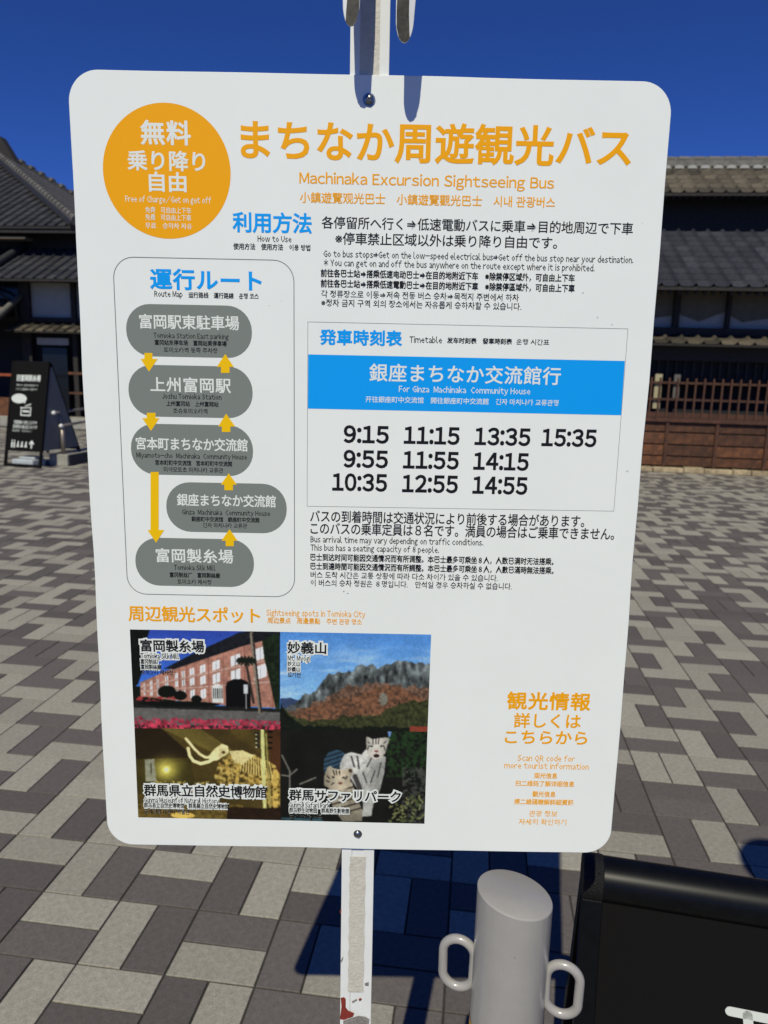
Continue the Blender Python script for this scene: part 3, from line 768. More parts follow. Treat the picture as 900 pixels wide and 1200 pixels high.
pm = (328.4, 740.4); pmm = (328.6, 855.2); pmb = (328.8, 961.2)
o = picture('printed_photo', (152.2, 737.6), pm, pmm, (157.6, 853.2), pic_mill); tag(o, 'printed photo of a brick mill under blue sky')
o = picture('printed_photo', (157.6, 853.2), pmm, pmb, (162, 957.8), pic_mammoth); tag(o, 'printed photo of a mammoth skeleton in a yellow hall')
o = picture('printed_photo', pm, (505.3, 743.6), (501, 857.4), pmm, pic_mountain); tag(o, 'printed photo of a rocky mountain ridge in autumn')
o = picture('printed_photo', pmm, (501, 857.4), (497.4, 965.3), pmb, pic_tiger); tag(o, 'printed photo of two white tigers')

# scuffs on the board
rs = random.Random(3)
for (px, py, s) in ((403, 693, 1.3), (407.5, 695.2, 1.1), (753, 262, .9), (683, 343, 1.6), (700, 372, 1.8), (717, 380, 1.6), (735, 552, 1.8), (738, 182, .8), (330, 352, 1.0), (316, 358, .9)):
    u0, v0 = uv(px, py); r = s * 0.0007
    flat('scuff', [(u0 + r * rs.uniform(.5, 1.2) * math.cos(a), v0 + r * rs.uniform(.4, 1) * math.sin(a)) for a in [k * math.pi / 4 for k in range(8)]],
         M['i_line'] if s < 1.4 and py > 600 else M['faint'] if 'faint' in M else M.setdefault('faint', mat('faint_scuff', (0.60, 0.62, 0.62), 0.5)), 3)

# ---- pole: square tube with a shallow central recess and a retroreflective strip
PX = -0.0014; PW = 0.0385
PY0, PY1 = T + 0.0005, T + 0.0395
ZP1 = 2.30
prof = [(-PW / 2, PY0), (-0.0075, PY0), (-0.0068, PY0 + 0.0012), (0.0068, PY0 + 0.0012), (0.0075, PY0), (PW / 2, PY0), (PW / 2, PY1), (-PW / 2, PY1)]
p = MB(); p.hexa([(PX + x, y, 0) for x, y in prof], [(PX + x, y, ZP1) for x, y in prof])
pole = p.build('pole', M['pole'], sign, bevel=0.0012, seg=2)
# strip: measured from below the board down
def zl(px, py):
    return uv(px, py)[1] + ZC
zs1, zs0 = zl(419, 1006), zl(415, 1165)
n = 24; p = MB()
ring = []
for k in range(n + 1):
    z = zs1 + (zs0 - zs1) * k / n; ring.append((PX - 0.0098 + 0.0006 * math.sin(k * 2.1), PX + 0.0094 + 0.0005 * math.sin(k * 1.3 + 1), z))
for a, b2 in zip(ring, ring[1:]):
    p.poly([(a[0], PY0 - 0.0004, a[2]), (a[1], PY0 - 0.0004, a[2]), (b2[1], PY0 - 0.0004, b2[2]), (b2[0], PY0 - 0.0004, b2[2])])
p.build('reflective_strip', M['cream'], sign)
p = MB(); p.poly([(PX - .0094, PY0 - .0004, ZC + BH / 2 - .05), (PX + .0094, PY0 - .0004, ZC + BH / 2 - .05), (PX + .0094, PY0 - .0004, 1.79), (PX - .0094, PY0 - .0004, 1.79)])
p.build('reflective_strip', M['cream'], sign)
# chipped paint showing red primer, and grime
def blot(name, poly, m, lift=0.0003):
    P = []
    for px, py in poly:
        a, b2 = uv(px, py); P.append((a, PY0 - lift, b2 + ZC))
    q = MB(); q.poly(P); return q.build(name, m, pole)
blot('paint_chip', [(399, 1172), (403, 1171), (405, 1173), (405, 1183), (408, 1187), (411, 1188), (415, 1190), (413, 1194), (408, 1196), (403, 1198), (398, 1197), (399, 1190), (400, 1182)], M['red'])
blot('paint_chip', [(420, 1173), (423, 1172), (424, 1174), (421, 1176)], M['red'])
blot('grime_spot', [(402, 1199), (410, 1196), (420, 1193), (428, 1194), (433, 1197), (432, 1204), (402, 1206)], M['grime'])
blot('grime_spot', [(427, 1155), (432, 1153), (432, 1158), (428, 1158)], M['grime'])
blot('grime_spot', [(412, 1176), (418, 1173), (418, 1175), (413, 1178)], M['grime'])
blot('grime_spot', [(399, 1128), (402, 1123), (402, 1126), (400, 1131)], M['grime'])
blot('grime_spot', [(398.4, 1068), (400, 1069), (399.4, 1073), (398, 1072)], M['red'])
# screws
def screw(px, py, r=0.0062):
    u0, v0 = uv(px, py); v0 += ZC
    s = MB(); s.tube([(u0, 0, v0), (u0, -0.0008, v0)], r, 24)
    w = s.build('washer', M['screw'], sign, smooth=30)
    s = MB(); s.tube([(u0, -0.0008, v0), (u0, -0.0022, v0), (u0, -0.0032, v0), (u0, -0.0037, v0)], [r * .78, r * .74, r * .5, r * .2], 20)
    h = s.build('screw', M['screw'], sign, smooth=40)
    s = MB()
    for a in (0.4, 0.4 + math.pi / 2):
        dx, dz = math.cos(a) * r * .42, math.sin(a) * r * .42; nx, nz = -math.sin(a) * r * .09, math.cos(a) * r * .09
        s.hexa([(u0 - dx + nx, -0.0041, v0 - dz + nz), (u0 + dx + nx, -0.0041, v0 + dz + nz), (u0 + dx - nx, -0.0041, v0 + dz - nz), (u0 - dx - nx, -0.0041, v0 - dz - nz)],
               [(u0 - dx + nx, -0.0025, v0 - dz + nz), (u0 + dx + nx, -0.0025, v0 + dz + nz), (u0 + dx - nx, -0.0025, v0 + dz - nz), (u0 - dx - nx, -0.0025, v0 - dz - nz)])
    s.build('screw_slot', M['rust'], h)
screw(432.5, 117); screw(419.2, 977, 0.005)

# ---- clamp of the upper plate: two finger shaped wings hang in front of the pole, above the board
def wing(tip, yaw, top, wdt, lean):
    """tip in sign coordinates; plate of width wdt hanging to a rounded tip"""
    P = []
    L = top - tip[2]
    for k in range(13):
        a = math.pi * (k / 12 - 1)          # rounded end
        P.append((wdt / 2 * math.cos(a), 0.020 + 0.020 * math.sin(a)))
    P = [(x * (0.80 + 0), z) for x, z in P] + [(wdt / 2, 0.07), (wdt / 2 * 1.1, L), (-wdt / 2 * 1.1, L), (-wdt / 2, 0.07)]
    c, s = math.cos(yaw), math.sin(yaw); th = 0.0016
    def pt(x, z, o): return (tip[0] + x * c - o * s + lean * z, tip[1] + x * s + o * c, tip[2] + z)
    front, back = MB(), MB()
    front.hexa([pt(x, z, 0) for x, z in P], [pt(x, z, th) for x, z in P])
    w = front.build('clamp_wing', M['pole'], sign, bevel=0.0006, seg=1)
    Q = [(x * .96, z * .985 + .001) for x, z in P]
    sgn = -1 if yaw > 0 else 1          # rusty strip along the side that faces the pole
    E = MB(); seq = [(z, 0.0125 - 0.03 * z if z < .14 else .008) for z in (0.0005, .004, .012, .025, .04, .07, .11, .16, L)]
    hwd = lambda z: wdt / 2 * .8 * math.sqrt(max(0.05, 1 - (1 - min(z, .02) / .02) ** 2)) if z < .07 else wdt / 2
    for (za, wa_), (zb_, wb_) in zip(seq, seq[1:]):
        xa_, xb_ = sgn * hwd(za), sgn * hwd(zb_)
        E.poly([pt(xa_, za, -.0004), pt(xa_ - sgn * min(wa_, 2 * abs(xa_)), za, -.0004), pt(xb_ - sgn * min(wb_, 2 * abs(xb_)), zb_, -.0004), pt(xb_, zb_, -.0004)])
    E.build('rusty_edge', M['rust'], w)
    back.hexa([pt(x, z, th + .0002) for x, z in Q], [pt(x, z, th + .0012) for x, z in Q])
    back.build('rusty_back', M['rust'], w)
    return w
def to_sign(p): return RBi @ (Vector(p) - SIGN0)
wr = to_sign((0.006, 0.744, 1.590)); wl = to_sign((-0.043, 0.743, 1.602))
wing(wr, 0.28, 1.80, 0.0215, 0.03)
wing(wl, -0.28, 1.80, 0.0205, 0.0)
# the upper plate itself and its bolt block (above the frame)
p = MB(); pts = rrect(-0.20, 0.20, 1.80, 2.20, 0.03, 6)
p.hexa([(x, PY0 - 0.0045, z) for x, z in pts], [(x, PY0 - 0.0015, z) for x, z in pts])
p.build('upper_plate', M['board'], sign)
p = MB(); p.box(wl[0] - 0.012, wr[0] + 0.012, wl[1], PY0 - 0.005, 1.80, 1.83); p.build('clamp_bridge', M['pole'], sign, bevel=0.003)
p = MB(); p.tube([(PX, .021, 0.0), (PX, .021, 0.05), (PX, .021, 0.07)], [0.19, 0.18, 0.08], 32); p.build('base_weight', M['conc'], sign, smooth=30)

# ------------------------------------------------------------------ bollard
BO = Vector((0.1706, 0.7900, 0)); br_ = 0.0453
bol = empty('bollard', BO, label='grey beige steel bollard with slanted flat top and two ring handles', cat='bollard')
N = 48; ztop = []; p = MB(); ring0 = []; ring1 = []
def zcap(x, y): return 0.6815 - 0.172 * x - 0.034 * y
for k in range(N):
    a = 2 * math.pi * k / N; x, y = br_ * math.cos(a), br_ * math.sin(a)
    ring0.append((x, y, 0.0)); ring1.append((x, y, zcap(x, y) - 0.0015))
n0 = len(p.v); p.v += ring0 + ring1
for k in range(N):
    j = (k + 1) % N; p.f.append((k, j, N + j, N + k))
post = p.build('post', M['bollard'], bol, smooth=True)
p = MB(); c0 = []; c1 = []; c2 = []
for k in range(N):
    a = 2 * math.pi * k / N
    for lst, rr_, dz in ((c0, br_, -0.0015), (c1, br_ - 0.0006, -0.0003), (c2, br_ - 0.0022, 0.0003)):
        x, y = rr_ * math.cos(a), rr_ * math.sin(a); lst.append((x, y, zcap(x, y) + dz))
p.v += c0 + c1 + c2 + [(0, 0, zcap(0, 0) - 0.0012)]
for k in range(N):
    j = (k + 1) % N
    p.f += [(k, j, N + j, N + k), (N + k, N + j, 2 * N + j, 2 * N + k), (2 * N + k, 2 * N + j, 3 * N)]
p.build('slanted_cap', M['bollard'], bol, smooth=35)
hx = Vector((0.958, -0.287, 0))     # direction in which the handles stand out
for sgn in (-1, 1):
    p = MB(); pts = []
    hw, hh = 0.0195, 0.0337; cxh = br_ + hw - 0.001
    r_ = hw
    for k in range(40):
        a = 2 * math.pi * k / 40
        X_, Z_ = r_ * math.cos(a), (hh - r_) * (1 if math.sin(a) >= 0 else -1) + r_ * math.sin(a)
        pts.append(hx * sgn * (cxh + X_) + Vector((0, 0, 0.5675 + Z_)))
    p.tube(pts, 0.0057, 14, closed=True)
    h = p.build('handle', M['bollard'], bol, smooth=True)
    p = MB(); pts = [hx * sgn * (br_ + 0.0005 + 0.0008 * math.sin(k * 2.3)) + Vector((0, 0, 0.5420 + k * 0.0039)) for k in range(14)]
    p.tube(pts, [0.003 + 0.0011 * abs(math.sin(k * 1.7)) for k in range(14)], 8); p.build('weld', M['weld'], h, smooth=True)
rk_ = random.Random(8)
for k in range(16):
    a = rk_.uniform(-2.6, -.4); z = rk_.uniform(.45, .645); r_ = rk_.uniform(.0005, .0012); c_ = Vector((br_ * math.cos(a), br_ * math.sin(a), z)); t1 = Vector((-math.sin(a), math.cos(a), 0)); n_ = Vector((math.cos(a), math.sin(a), 0))
    p = MB(); p.poly([c_ + n_ * .00025 + t1 * r_ * math.cos(q_) * rk_.uniform(.6, 1.2) + Vector((0, 0, r_ * math.sin(q_) * rk_.uniform(.6, 1.6))) for q_ in [j * math.pi / 4 for j in range(8)]])
    p.build('paint_fleck', M['weld'] if k % 3 else M['grime'], post)
for za, zb_ in ((0.44, 0.506), (0.26, 0.30)):
    p = MB()
    for k in range(N):
        a, b2 = 2 * math.pi * k / N, 2 * math.pi * (k + 1) / N; r_ = br_ + 0.0005
        # the tape leaves a gap at the front where it has worn away
        if -1.95 < (a - 2 * math.pi if a > math.pi else a) < 0.4: continue
        p.poly([(r_ * math.cos(a), r_ * math.sin(a), za), (r_ * math.cos(b2), r_ * math.sin(b2), za), (r_ * math.cos(b2), r_ * math.sin(b2), zb_), (r_ * math.cos(a), r_ * math.sin(a), zb_)])
    p.build('yellow_band', M['yellow_tape'], bol, smooth=True)

# ------------------------------------------------------------------ black signboard stand, lower right
stand = empty('sandwich_board', (0.2998, 0.95, 0), rz=math.atan2(-0.0493, 0.2389), label='black A-shaped signboard stand with rounded top rail right of the bollard', cat='signboard')
SW = 0.60; TZ = 0.622; RT = 0.031; LEAN = R(11)
ax = (0, 0, TZ - RT)
p = MB(); p.tube([(0.028, 0, TZ - RT), (SW - 0.028, 0, TZ - RT)], RT, 40); p.build('top_rail', M['blk'], stand, smooth=30)
for a, b2 in ((0.0, 0.0278), (SW - 0.0278, SW)):
    p = MB(); p.tube([(a, 0, TZ - RT), (b2, 0, TZ - RT)], RT + 0.0012, 32); p.build('end_cap', M['blk_cap'], stand, smooth=30, bevel=0.001, seg=1)
dv = Vector((0, -math.sin(LEAN), -math.cos(LEAN))); nv = Vector((0, -math.cos(LEAN), math.sin(LEAN)))
A0 = Vector((0, 0, TZ - RT)) + nv * (RT - 0.012)
LF = 0.585
def slab(x0, x1, d0, d1, n0, n1, name, m, par=stand, bev=0.001, base=A0, d=dv, n=nv):
    P = lambda x, dd, nn: Vector((x, 0, 0)) + base + d * dd + n * nn
    q = MB(); q.hexa([P(x0, d0, n0), P(x1, d0, n0), P(x1, d1, n0), P(x0, d1, n0)], [P(x0, d0, n1), P(x1, d0, n1), P(x1, d1, n1), P(x0, d1, n1)])
    return q.build(name, m, par, bevel=bev, seg=1)
slab(0.0, 0.0275, 0.022, LF, -0.022, 0.006, 'leg', M['blk'])
slab(SW - 0.0275, SW, 0.022, LF, -0.022, 0.006, 'leg', M['blk'])
slab(0.028, SW - 0.028, LF - 0.06, LF - 0.03, -0.020, 0.006, 'bottom_rail', M['blk'])
panel = slab(0.028, SW - 0.028, 0.024, LF - 0.061, -0.004, 0.003, 'panel', M['blk_panel'], bev=0.0)
# rear frame
dv2 = Vector((0, math.sin(R(16)), -math.cos(R(16)))); nv2 = Vector((0, math.cos(R(16)), math.sin(R(16)))); B0 = Vector((0, 0, TZ - RT)) + nv2 * (RT - 0.014)
for a in (0.0, SW - 0.0275):
    slab(a, a + 0.0275, 0.022, LF + 0.01, -0.016, 0.004, 'leg', M['blk'], base=B0, d=dv2, n=nv2)
slab(0.028, SW - 0.028, LF - 0.06, LF - 0.03, -0.014, 0.004, 'bottom_rail', M['blk'], base=B0, d=dv2, n=nv2)
slab(0.028, SW - 0.028, 0.03, LF - 0.061, -0.008, -0.002, 'panel', M['blk_panel'], base=B0, d=dv2, n=nv2, bev=0)
# painted white stroke lettering on the panel (only its upper left corner is in view)
def stroke(pts, w):
    q = MB(); L2 = []; Rr = []
    pts = [Vector(v) for v in pts]
    d = [(b3 - a3).normalized() for a3, b3 in zip(pts, pts[1:])]
    out = []
    s0 = d[0]; a0 = math.atan2(s0.y, s0.x)
    for k in range(9):
        t = a0 + math.pi / 2 + math.pi * k / 8; out.append(pts[0] + Vector((math.cos(t), math.sin(t))) * w / 2)
    lo = []; up = []
    for i, v in enumerate(pts[1:], 1):
        dd = d[i - 1] if i == len(pts) - 1 else (d[i - 1] + d[i]).normalized()
        nn = Vector((-dd.y, dd.x)); lo.append(v - nn * w / 2); up.append(v + nn * w / 2)
    a1 = math.atan2(d[-1].y, d[-1].x); cap = [pts[-1] + Vector((math.cos(a1 - math.pi / 2 + math.pi * k / 8), math.sin(a1 - math.pi / 2 + math.pi * k / 8))) * w / 2 for k in range(9)]
    out = out + lo[:-1] + cap + up[:-1][::-1]
    P = lambda v, nn: Vector((v.x, 0, 0)) + A0 + dv * (-v.y) + nv * nn
    q.hexa([P(v, 0.0031) for v in out], [P(v, 0.0036) for v in out])
    return q
stroke([(0.202, -0.141), (0.33, -0.143)], 0.0125).build('lettering', M['white_ink'], panel)
stroke([(0.224, -0.142), (0.234, -0.205), (0.232, -0.25)], 0.0125).build('lettering', M['white_ink'], panel)
stroke([(0.300, -0.142), (0.298, -0.19), (0.290, -0.255)], 0.0125).build('lettering', M['white_ink'], panel)

# unseen round plate on a post, added right of frame to cast a shadow
rs_ = empty('shadow_disc', (0.80, 0.50, 0), label='small round white plate on thin post, added unseen to cast a round shadow', cat='sign')
p = MB(); p.tube([(0, 0, 0), (0, 0, 1.56)], 0.014, 12); p.build('pole', M['pole'], rs_, smooth=True)
p = MB(); nn_ = Vector((-0.15, -0.65, 0.75)).normalized(); c_ = Vector((0, -0.016, 1.60)); p.tube([c_, c_ + nn_ * 0.003], 0.098, 32); p.build('plate', M['board'], rs_)

# ------------------------------------------------------------------ buildings
TH = R(-6.6)
def sq(s, q, z=0.0):
    return Vector((s * math.cos(TH) - q * math.sin(TH), s * math.sin(TH) + q * math.cos(TH), z))
TW, TL = 0.228, 0.24
def tile_shape(w=TW, L=TL):
    prof = [(0.0, -0.004), (0.06, -0.010), (0.35, -0.013), (0.62, -0.011), (0.76, -0.002), (0.82, 0.022), (0.88, 0.034), (0.935, 0.022), (0.945, -0.016)]
    v = []; f = []
    k = len(prof)
    for x, z in prof: v.append((x * w, -0.006, z + 0.024))      # front top
    for x, z in prof: v.append((x * w, L + 0.02, z + 0.012))    # back top
    for x, z in prof: v.append((x * w, -0.008, z + 0.012))      # front bottom
    for i in range(k - 1):
        f.append((i, i + 1, k + i + 1, k + i)); f.append((2 * k + i, 2 * k + i + 1, i + 1, i))
    f.append((k - 1, 3 * k - 1, 2 * k - 1)); 
    return v, f
def tile_mesh(m):
    me = bpy.data.meshes.new('roof_tile'); me.from_pydata(*[tile_shape()[0], [], tile_shape()[1]]); me.materials.append(m)
    me.polygons.foreach_set('use_smooth', [True] * len(me.polygons)); me.set_sharp_from_angle(angle=R(50))
    return me
TM = {'tile': tile_mesh(M['tile']), 'tile_b': tile_mesh(M['tile_b'])}

def roof(root, s0, s1, qe, ze, qt, zt, key, visr, deck=0.05, limit=None, side=None, name='roof'):
    """front slope facing the square. visr: (s range at the eave..) tiles built one by one; limit(s, t) cuts the slope"""
    ln = math.hypot(qt - qe, zt - ze); ang = math.atan2(zt - ze, qt - qe)
    d = MB()
    a = [(s0, qe, ze), (s1, qe, ze), (s1, qt, zt), (s0, qt, zt)]
    if limit: a = [(s0, qe, ze), (s1, qe, ze), (s1 - (qt - qe), qt, zt), (s0, qt, zt)]
    if side == 'L': a = [(s0, qe, ze), (s1, qe, ze), (s1, qt, zt), (s0 + (qt - qe), qt, zt)]
    d.hexa([(x, y, z - deck) for x, y, z in a], [(x, y, z - 0.004) for x, y, z in a])
    rf = d.build(name, M['dkwood'], root)
    nc = int(round((s1 - s0) / TW)); nr = max(1, int(round(ln / TL))); rl = ln / nr
    sc = rl / TL
    V, F, MIs, TO = [], [], [], []
    sv, sf = tile_shape()
    rt = Matrix.Rotation(ang, 3, 'X')
    for c in range(nc):
        for r in range(nr):
            s = s0 + c * TW; y = r * rl
            if limit and not (s + TW < s1 - (qt - qe) * (y + rl * .8) / ln + .03): continue
            p0 = Vector((s, qe, ze)) + rt @ Vector((0, y, 0))
            rot = random.uniform(-.006, .006)
            if (visr(s, r) if callable(visr) else visr[0] <= s <= visr[1]):
                o = bpy.data.objects.new('roof_tile', TM[key]); C.objects.link(o); o.parent = rf
                o.location = p0 + Vector((0, 0, random.uniform(-.002, .002))); o.rotation_euler = (ang + random.uniform(-.008, .008), 0, rot); o.scale = (1, sc, 1)
            else:
                b0 = len(V)
                for v in sv: V.append(tuple(p0 + rt @ Vector((v[0], v[1] * sc, v[2]))))
                F += [tuple(b0 + i for i in f) for f in sf]; TO += [random.random()] * len(sf)
    if V:
        me = bpy.data.meshes.new('roof_tiles'); me.from_pydata(V, [], F)
        at = me.attributes.new('tone', 'FLOAT', 'FACE'); at.data.foreach_set('value', TO)
        tag(link('far_roof_tiles', me, M[key], rf, smooth=50), kind='stuff')
    return rf

# ---- building on the right (local frame: x along the facade, y away from the camera)
S0, Q0 = 3.6, 11.3
house = empty('merchant_house', sq(S0, Q0), rz=TH, label='long two storey tiled house with red brown lattice and plank wall on the right', cat='house')
def L(s): return s - S0
def Y(q): return q - Q0
def hbox(name, s0, s1, q0, q1, z0, z1, m, par=None, bev=0.0):
    b = MB(); b.box(L(s0), L(s1), Y(q0), Y(q1), z0, z1); return b.build(name, m, par or house, bevel=bev, seg=1)
HS0, HS1 = -1.6, 10.5
roof(house, L(HS0), L(HS1), Y(10.9), 2.60, Y(13.07), 3.71, 'tile', (L(2.15), L(4.95)))
roof(house, L(HS0), L(HS1), Y(13.9), 4.50, Y(15.1), 5.22, 'tile_b', (L(3.0), L(5.0)), name='upper_roof')
canopy = roof(house, L(HS0), L(HS1), Y(11.08), 1.845, Y(11.52), 1.975, 'tile_b', (L(2.2), L(4.6)), deck=0.03, name='canopy')
# back slope and ridge of the upper roof
b = MB(); b.poly([(L(HS0), Y(15.1), 5.2), (L(HS1), Y(15.1), 5.2), (L(HS1), Y(17.5), 3.9), (L(HS0), Y(17.5), 3.9)]); b.build('rear_slope', M['tile_b'], house)
rid = hbox('ridge', HS0, HS1, 14.98, 15.28, 5.20, 5.30, M['ridge'], bev=0.004)
b = MB(); b.box(L(HS0), L(HS1), Y(15.02), Y(15.24), 5.305, 5.355); b.build('ridge_course', M['ridge'], rid, bevel=0.004, seg=1)
capm = None
for k in range(int((HS1 - HS0) / 0.27)):
    if capm is None:
        q_ = MB(); pts = []
        for t in range(9):
            a = math.pi * t / 8; pts.append((0.08 * math.cos(a), 0.055 * math.sin(a)))
        q_.hexa([(0.0, y, z) for y, z in pts], [(0.262, y, z - 0.012 + .004) for y, z in pts])
        o = q_.build('ridge_tile', M['ridge'], rid); capm = o.data
    else:
        o = bpy.data.objects.new('ridge_tile', capm); C.objects.link(o); o.parent = rid
    o.location = (L(HS0) + k * 0.27, Y(15.13), 5.357)
# white plaster crescents under the ridge
plm = None
for k in range(int((5.6 - 2.9) / TW)):
    s = HS0 + TW * (round((2.9 - HS0) / TW) + k)
    if plm is None:
        q_ = MB(); q_.hexa([(0.02, 0, 0.0), (0.19, 0, 0.0), (0.17, 0, 0.045), (0.10, 0, 0.06), (0.04, 0, 0.045)], [(0.02, .12, 0.0), (0.19, .12, 0.0), (0.17, .12, 0.045), (0.10, .12, 0.06), (0.04, .12, 0.045)])
        o = q_.build('plaster_crescent', M['plaster'], rid); plm = o.data
    else:
        o = bpy.data.objects.new('plaster_crescent', plm); C.objects.link(o); o.parent = rid
    o.location = (L(s), Y(14.93), 5.155)
# rafters under the eaves
for z0, q0, q1, sl in ((2.50, 10.98, 11.6, .51), (4.41, 13.95, 14.5, .6)):
    me_ = None
    b = MB()
    for k in range(34):
        s = 1.6 + k * 0.115 + (0.6 if z0 > 4 else 0)
        b.bar((L(s), Y(q0), z0 + .02), (L(s), Y(q1), z0 + .02 + (q1 - q0) * sl), 0.04, 0.05)
    tag(b.build('rafters', M['dkwood'], house), kind='stuff')
# walls
hbox('upper_wall', HS0 + .3, HS1 - .3, 14.45, 14.6, 3.6, 4.72, M['dkwood'])
b = MB(); b.poly([(L(HS0), Y(13.07), 3.70), (L(HS1), Y(13.07), 3.70), (L(HS1), Y(14.5), 3.62), (L(HS0), Y(14.5), 3.62)]); b.build('flat_roof', M['tile'], house)
hbox('gable_wall', HS0 + .1, HS0 + .2, 11.6, 14.4, 0, 3.0, M['dkwood']); hbox('gable_wall', HS1 - .2, HS1 - .1, 11.6, 14.4, 0, 3.0, M['dkwood'])
hbox('wall_plate', HS0, HS1, 11.56, 11.66, 2.62, 2.84, M['dkwood'])
hbox('plaster_wall', HS0, HS1, 11.64, 11.70, 2.0, 2.83, M['plaster'])
hbox('sill_beam', HS0, HS1, 11.50, 11.64, 1.985, 2.095, M['dkwood'])
posts_s = [-0.81, -0.08, .66, 1.40, 2.14, 2.88, 3.605, 4.335, 5.07, 5.8, 6.5, 7.3, 8.0]
for k, s in enumerate(posts_s):
    w = 0.055 if k % 2 == 0 and s != 2.88 else 0.045
    if abs(s - 2.88) < .01: w = 0.085
    hbox('post', s - w / 2, s + w / 2, 11.54, 11.635, 2.096, 2.62, M['dkwood'])
    # brown plate in each bay imitates the zigzag shade on the plaster, pointed below
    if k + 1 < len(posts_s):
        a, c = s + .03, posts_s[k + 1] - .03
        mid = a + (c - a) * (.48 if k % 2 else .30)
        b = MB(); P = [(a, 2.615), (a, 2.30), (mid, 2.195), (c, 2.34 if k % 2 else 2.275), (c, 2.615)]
        b.hexa([(L(x), Y(11.615), z) for x, z in P], [(L(x), Y(11.63), z) for x, z in P]); b.build('shadow_plate', M['zigzag_shadow'], house)
# ground floor: plank wall with posts, sill, lattice
hbox('floor_beam', HS0, HS1, 11.27, 11.42, 0.735, 0.79, M['redwood2'])
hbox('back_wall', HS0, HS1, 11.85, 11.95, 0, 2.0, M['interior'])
hbox('lintel', HS0, HS1, 11.36, 11.50, 1.62, 1.84, M['dkwood'])
zb = [0.085, 0.232, 0.402, 0.582, 0.733]
ps = [2.84 + .705 * k for k in range(-6, 11)]
pm_ = {}
for k, s in enumerate(ps):
    hbox('wall_post', s - .022, s + .022, 11.285, 11.36, 0.08, 0.733, M['redwood2'])
    if k + 1 < len(ps):
        for r in range(4):
            z0, z1 = zb[r] + .009, zb[r + 1] - .009
            key = r
            wv = random.uniform(-.004, .004)
            if key not in pm_:
                b = MB(); b.box(.0225, .705 - .0225, 0, .03, 0, z1 - z0); o = b.build('plank', M['redwood'], house, bevel=.004, seg=1); pm_[key] = o.data
            else:
                o = bpy.data.objects.new('plank', pm_[key]); C.objects.link(o); o.parent = house
            o.location = (L(s), Y(11.315 + wv), z0)
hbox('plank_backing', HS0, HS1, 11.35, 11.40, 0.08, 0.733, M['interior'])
bars = None
for k in range(100):
    s = 1.2 - 22 * 0.1245 + k * 0.1245
    if s > HS1 - .3: break
    if bars is None:
        b = MB(); b.box(-.012, .012, 0, .03, .79, 1.37); o = b.build('lattice_bar', M['redwood2'], house); bars = o.data
    else:
        o = bpy.data.objects.new('lattice_bar', bars); C.objects.link(o); o.parent = house
    o.location = (L(s), Y(11.33), 0)
b = MB()
for k in range(-22, 70): b.box(L(1.2 + k * .124) - .016, L(1.2 + k * .124) + .016, Y(11.50), Y(11.53), 1.33, 1.62)
tag(b.build('transom_slats', M['dkwood'], house), kind='stuff')
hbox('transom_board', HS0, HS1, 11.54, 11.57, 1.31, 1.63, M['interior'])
for z in (0.795, 1.045, 1.285):
    hbox('lattice_rail', HS0, HS1, 11.361, 11.385, z, z + (.03 if z > .9 else .075), M['redwood2'])
hbox('signboard', 2.63, 2.73, 11.40, 11.43, 0.92, 1.42, mat('cream_wood', (0.36, 0.32, 0.20), .8, noise=.1, nscale=10))
o = hbox('signboard', 2.90, 2.985, 11.40, 11.43, 1.08, 1.42, mat('grey_wood', (0.11, 0.10, 0.095), .8, noise=.1, nscale=10))
# stone footing: uneven stones
s = HS0; k = 0
while s < HS1:
    w = random.uniform(.25, .5); b = MB(); y0 = 11.20 + random.uniform(-.015, .015); h = random.uniform(.068, .088)
    b.box(L(s), L(s + w - .012), Y(y0), Y(11.34), 0.001, h); b.build('footing_stone', M['stone'], house, bevel=.012, seg=2); s += w

# ---- building on the left
S2, Q2 = -9.0, 15.2
inn = empty('tiled_house', sq(S2, Q2), rz=TH, label='large dark house with hipped grey tile roofs at the left edge', cat='house')
def L2(s): return s - S2
def Y2(q): return q - Q2
def ibox(name, s0, s1, q0, q1, z0, z1, m, par=None, bev=0.0):
    b = MB(); b.box(L2(s0), L2(s1), Y2(q0), Y2(q1), z0, z1); return b.build(name, m, par or inn, bevel=bev, seg=1)
CX, QE, ZE, SLP, RUN = -8.36, 15.2, 4.14, 0.55, 5.6
roof(inn, L2(-16.5), L2(CX), Y2(QE), ZE, Y2(QE + RUN), ZE + RUN * SLP, 'tile', lambda s, r: L2(-12.6) <= s and r < 13, limit=True, name='front_roof')
# right hand slope of the hip
b = MB(); e_ = (L2(CX), Y2(QE), ZE)
DEP = 6.9
a = [(L2(CX), Y2(QE), ZE), (L2(CX), Y2(QE + DEP), ZE), (L2(CX - RUN), Y2(QE + DEP), ZE + RUN * SLP), (L2(CX - RUN), Y2(QE + RUN), ZE + RUN * SLP)]
b.hexa([(x, y, z - .06) for x, y, z in a], [(x, y, z) for x, y, z in a]); side = b.build('side_roof', M['tile'], inn)
for k in range(29):
    yy_ = QE + .25 + k * TW
    t0 = min(RUN, yy_ - QE)
    b = MB(); b.tube([(L2(CX) + .02, Y2(yy_), ZE + .02), (L2(CX - t0), Y2(yy_), ZE + t0 * SLP + .02)], 0.035, 8); b.build('cover_tile', M['tile'], side, smooth=True)
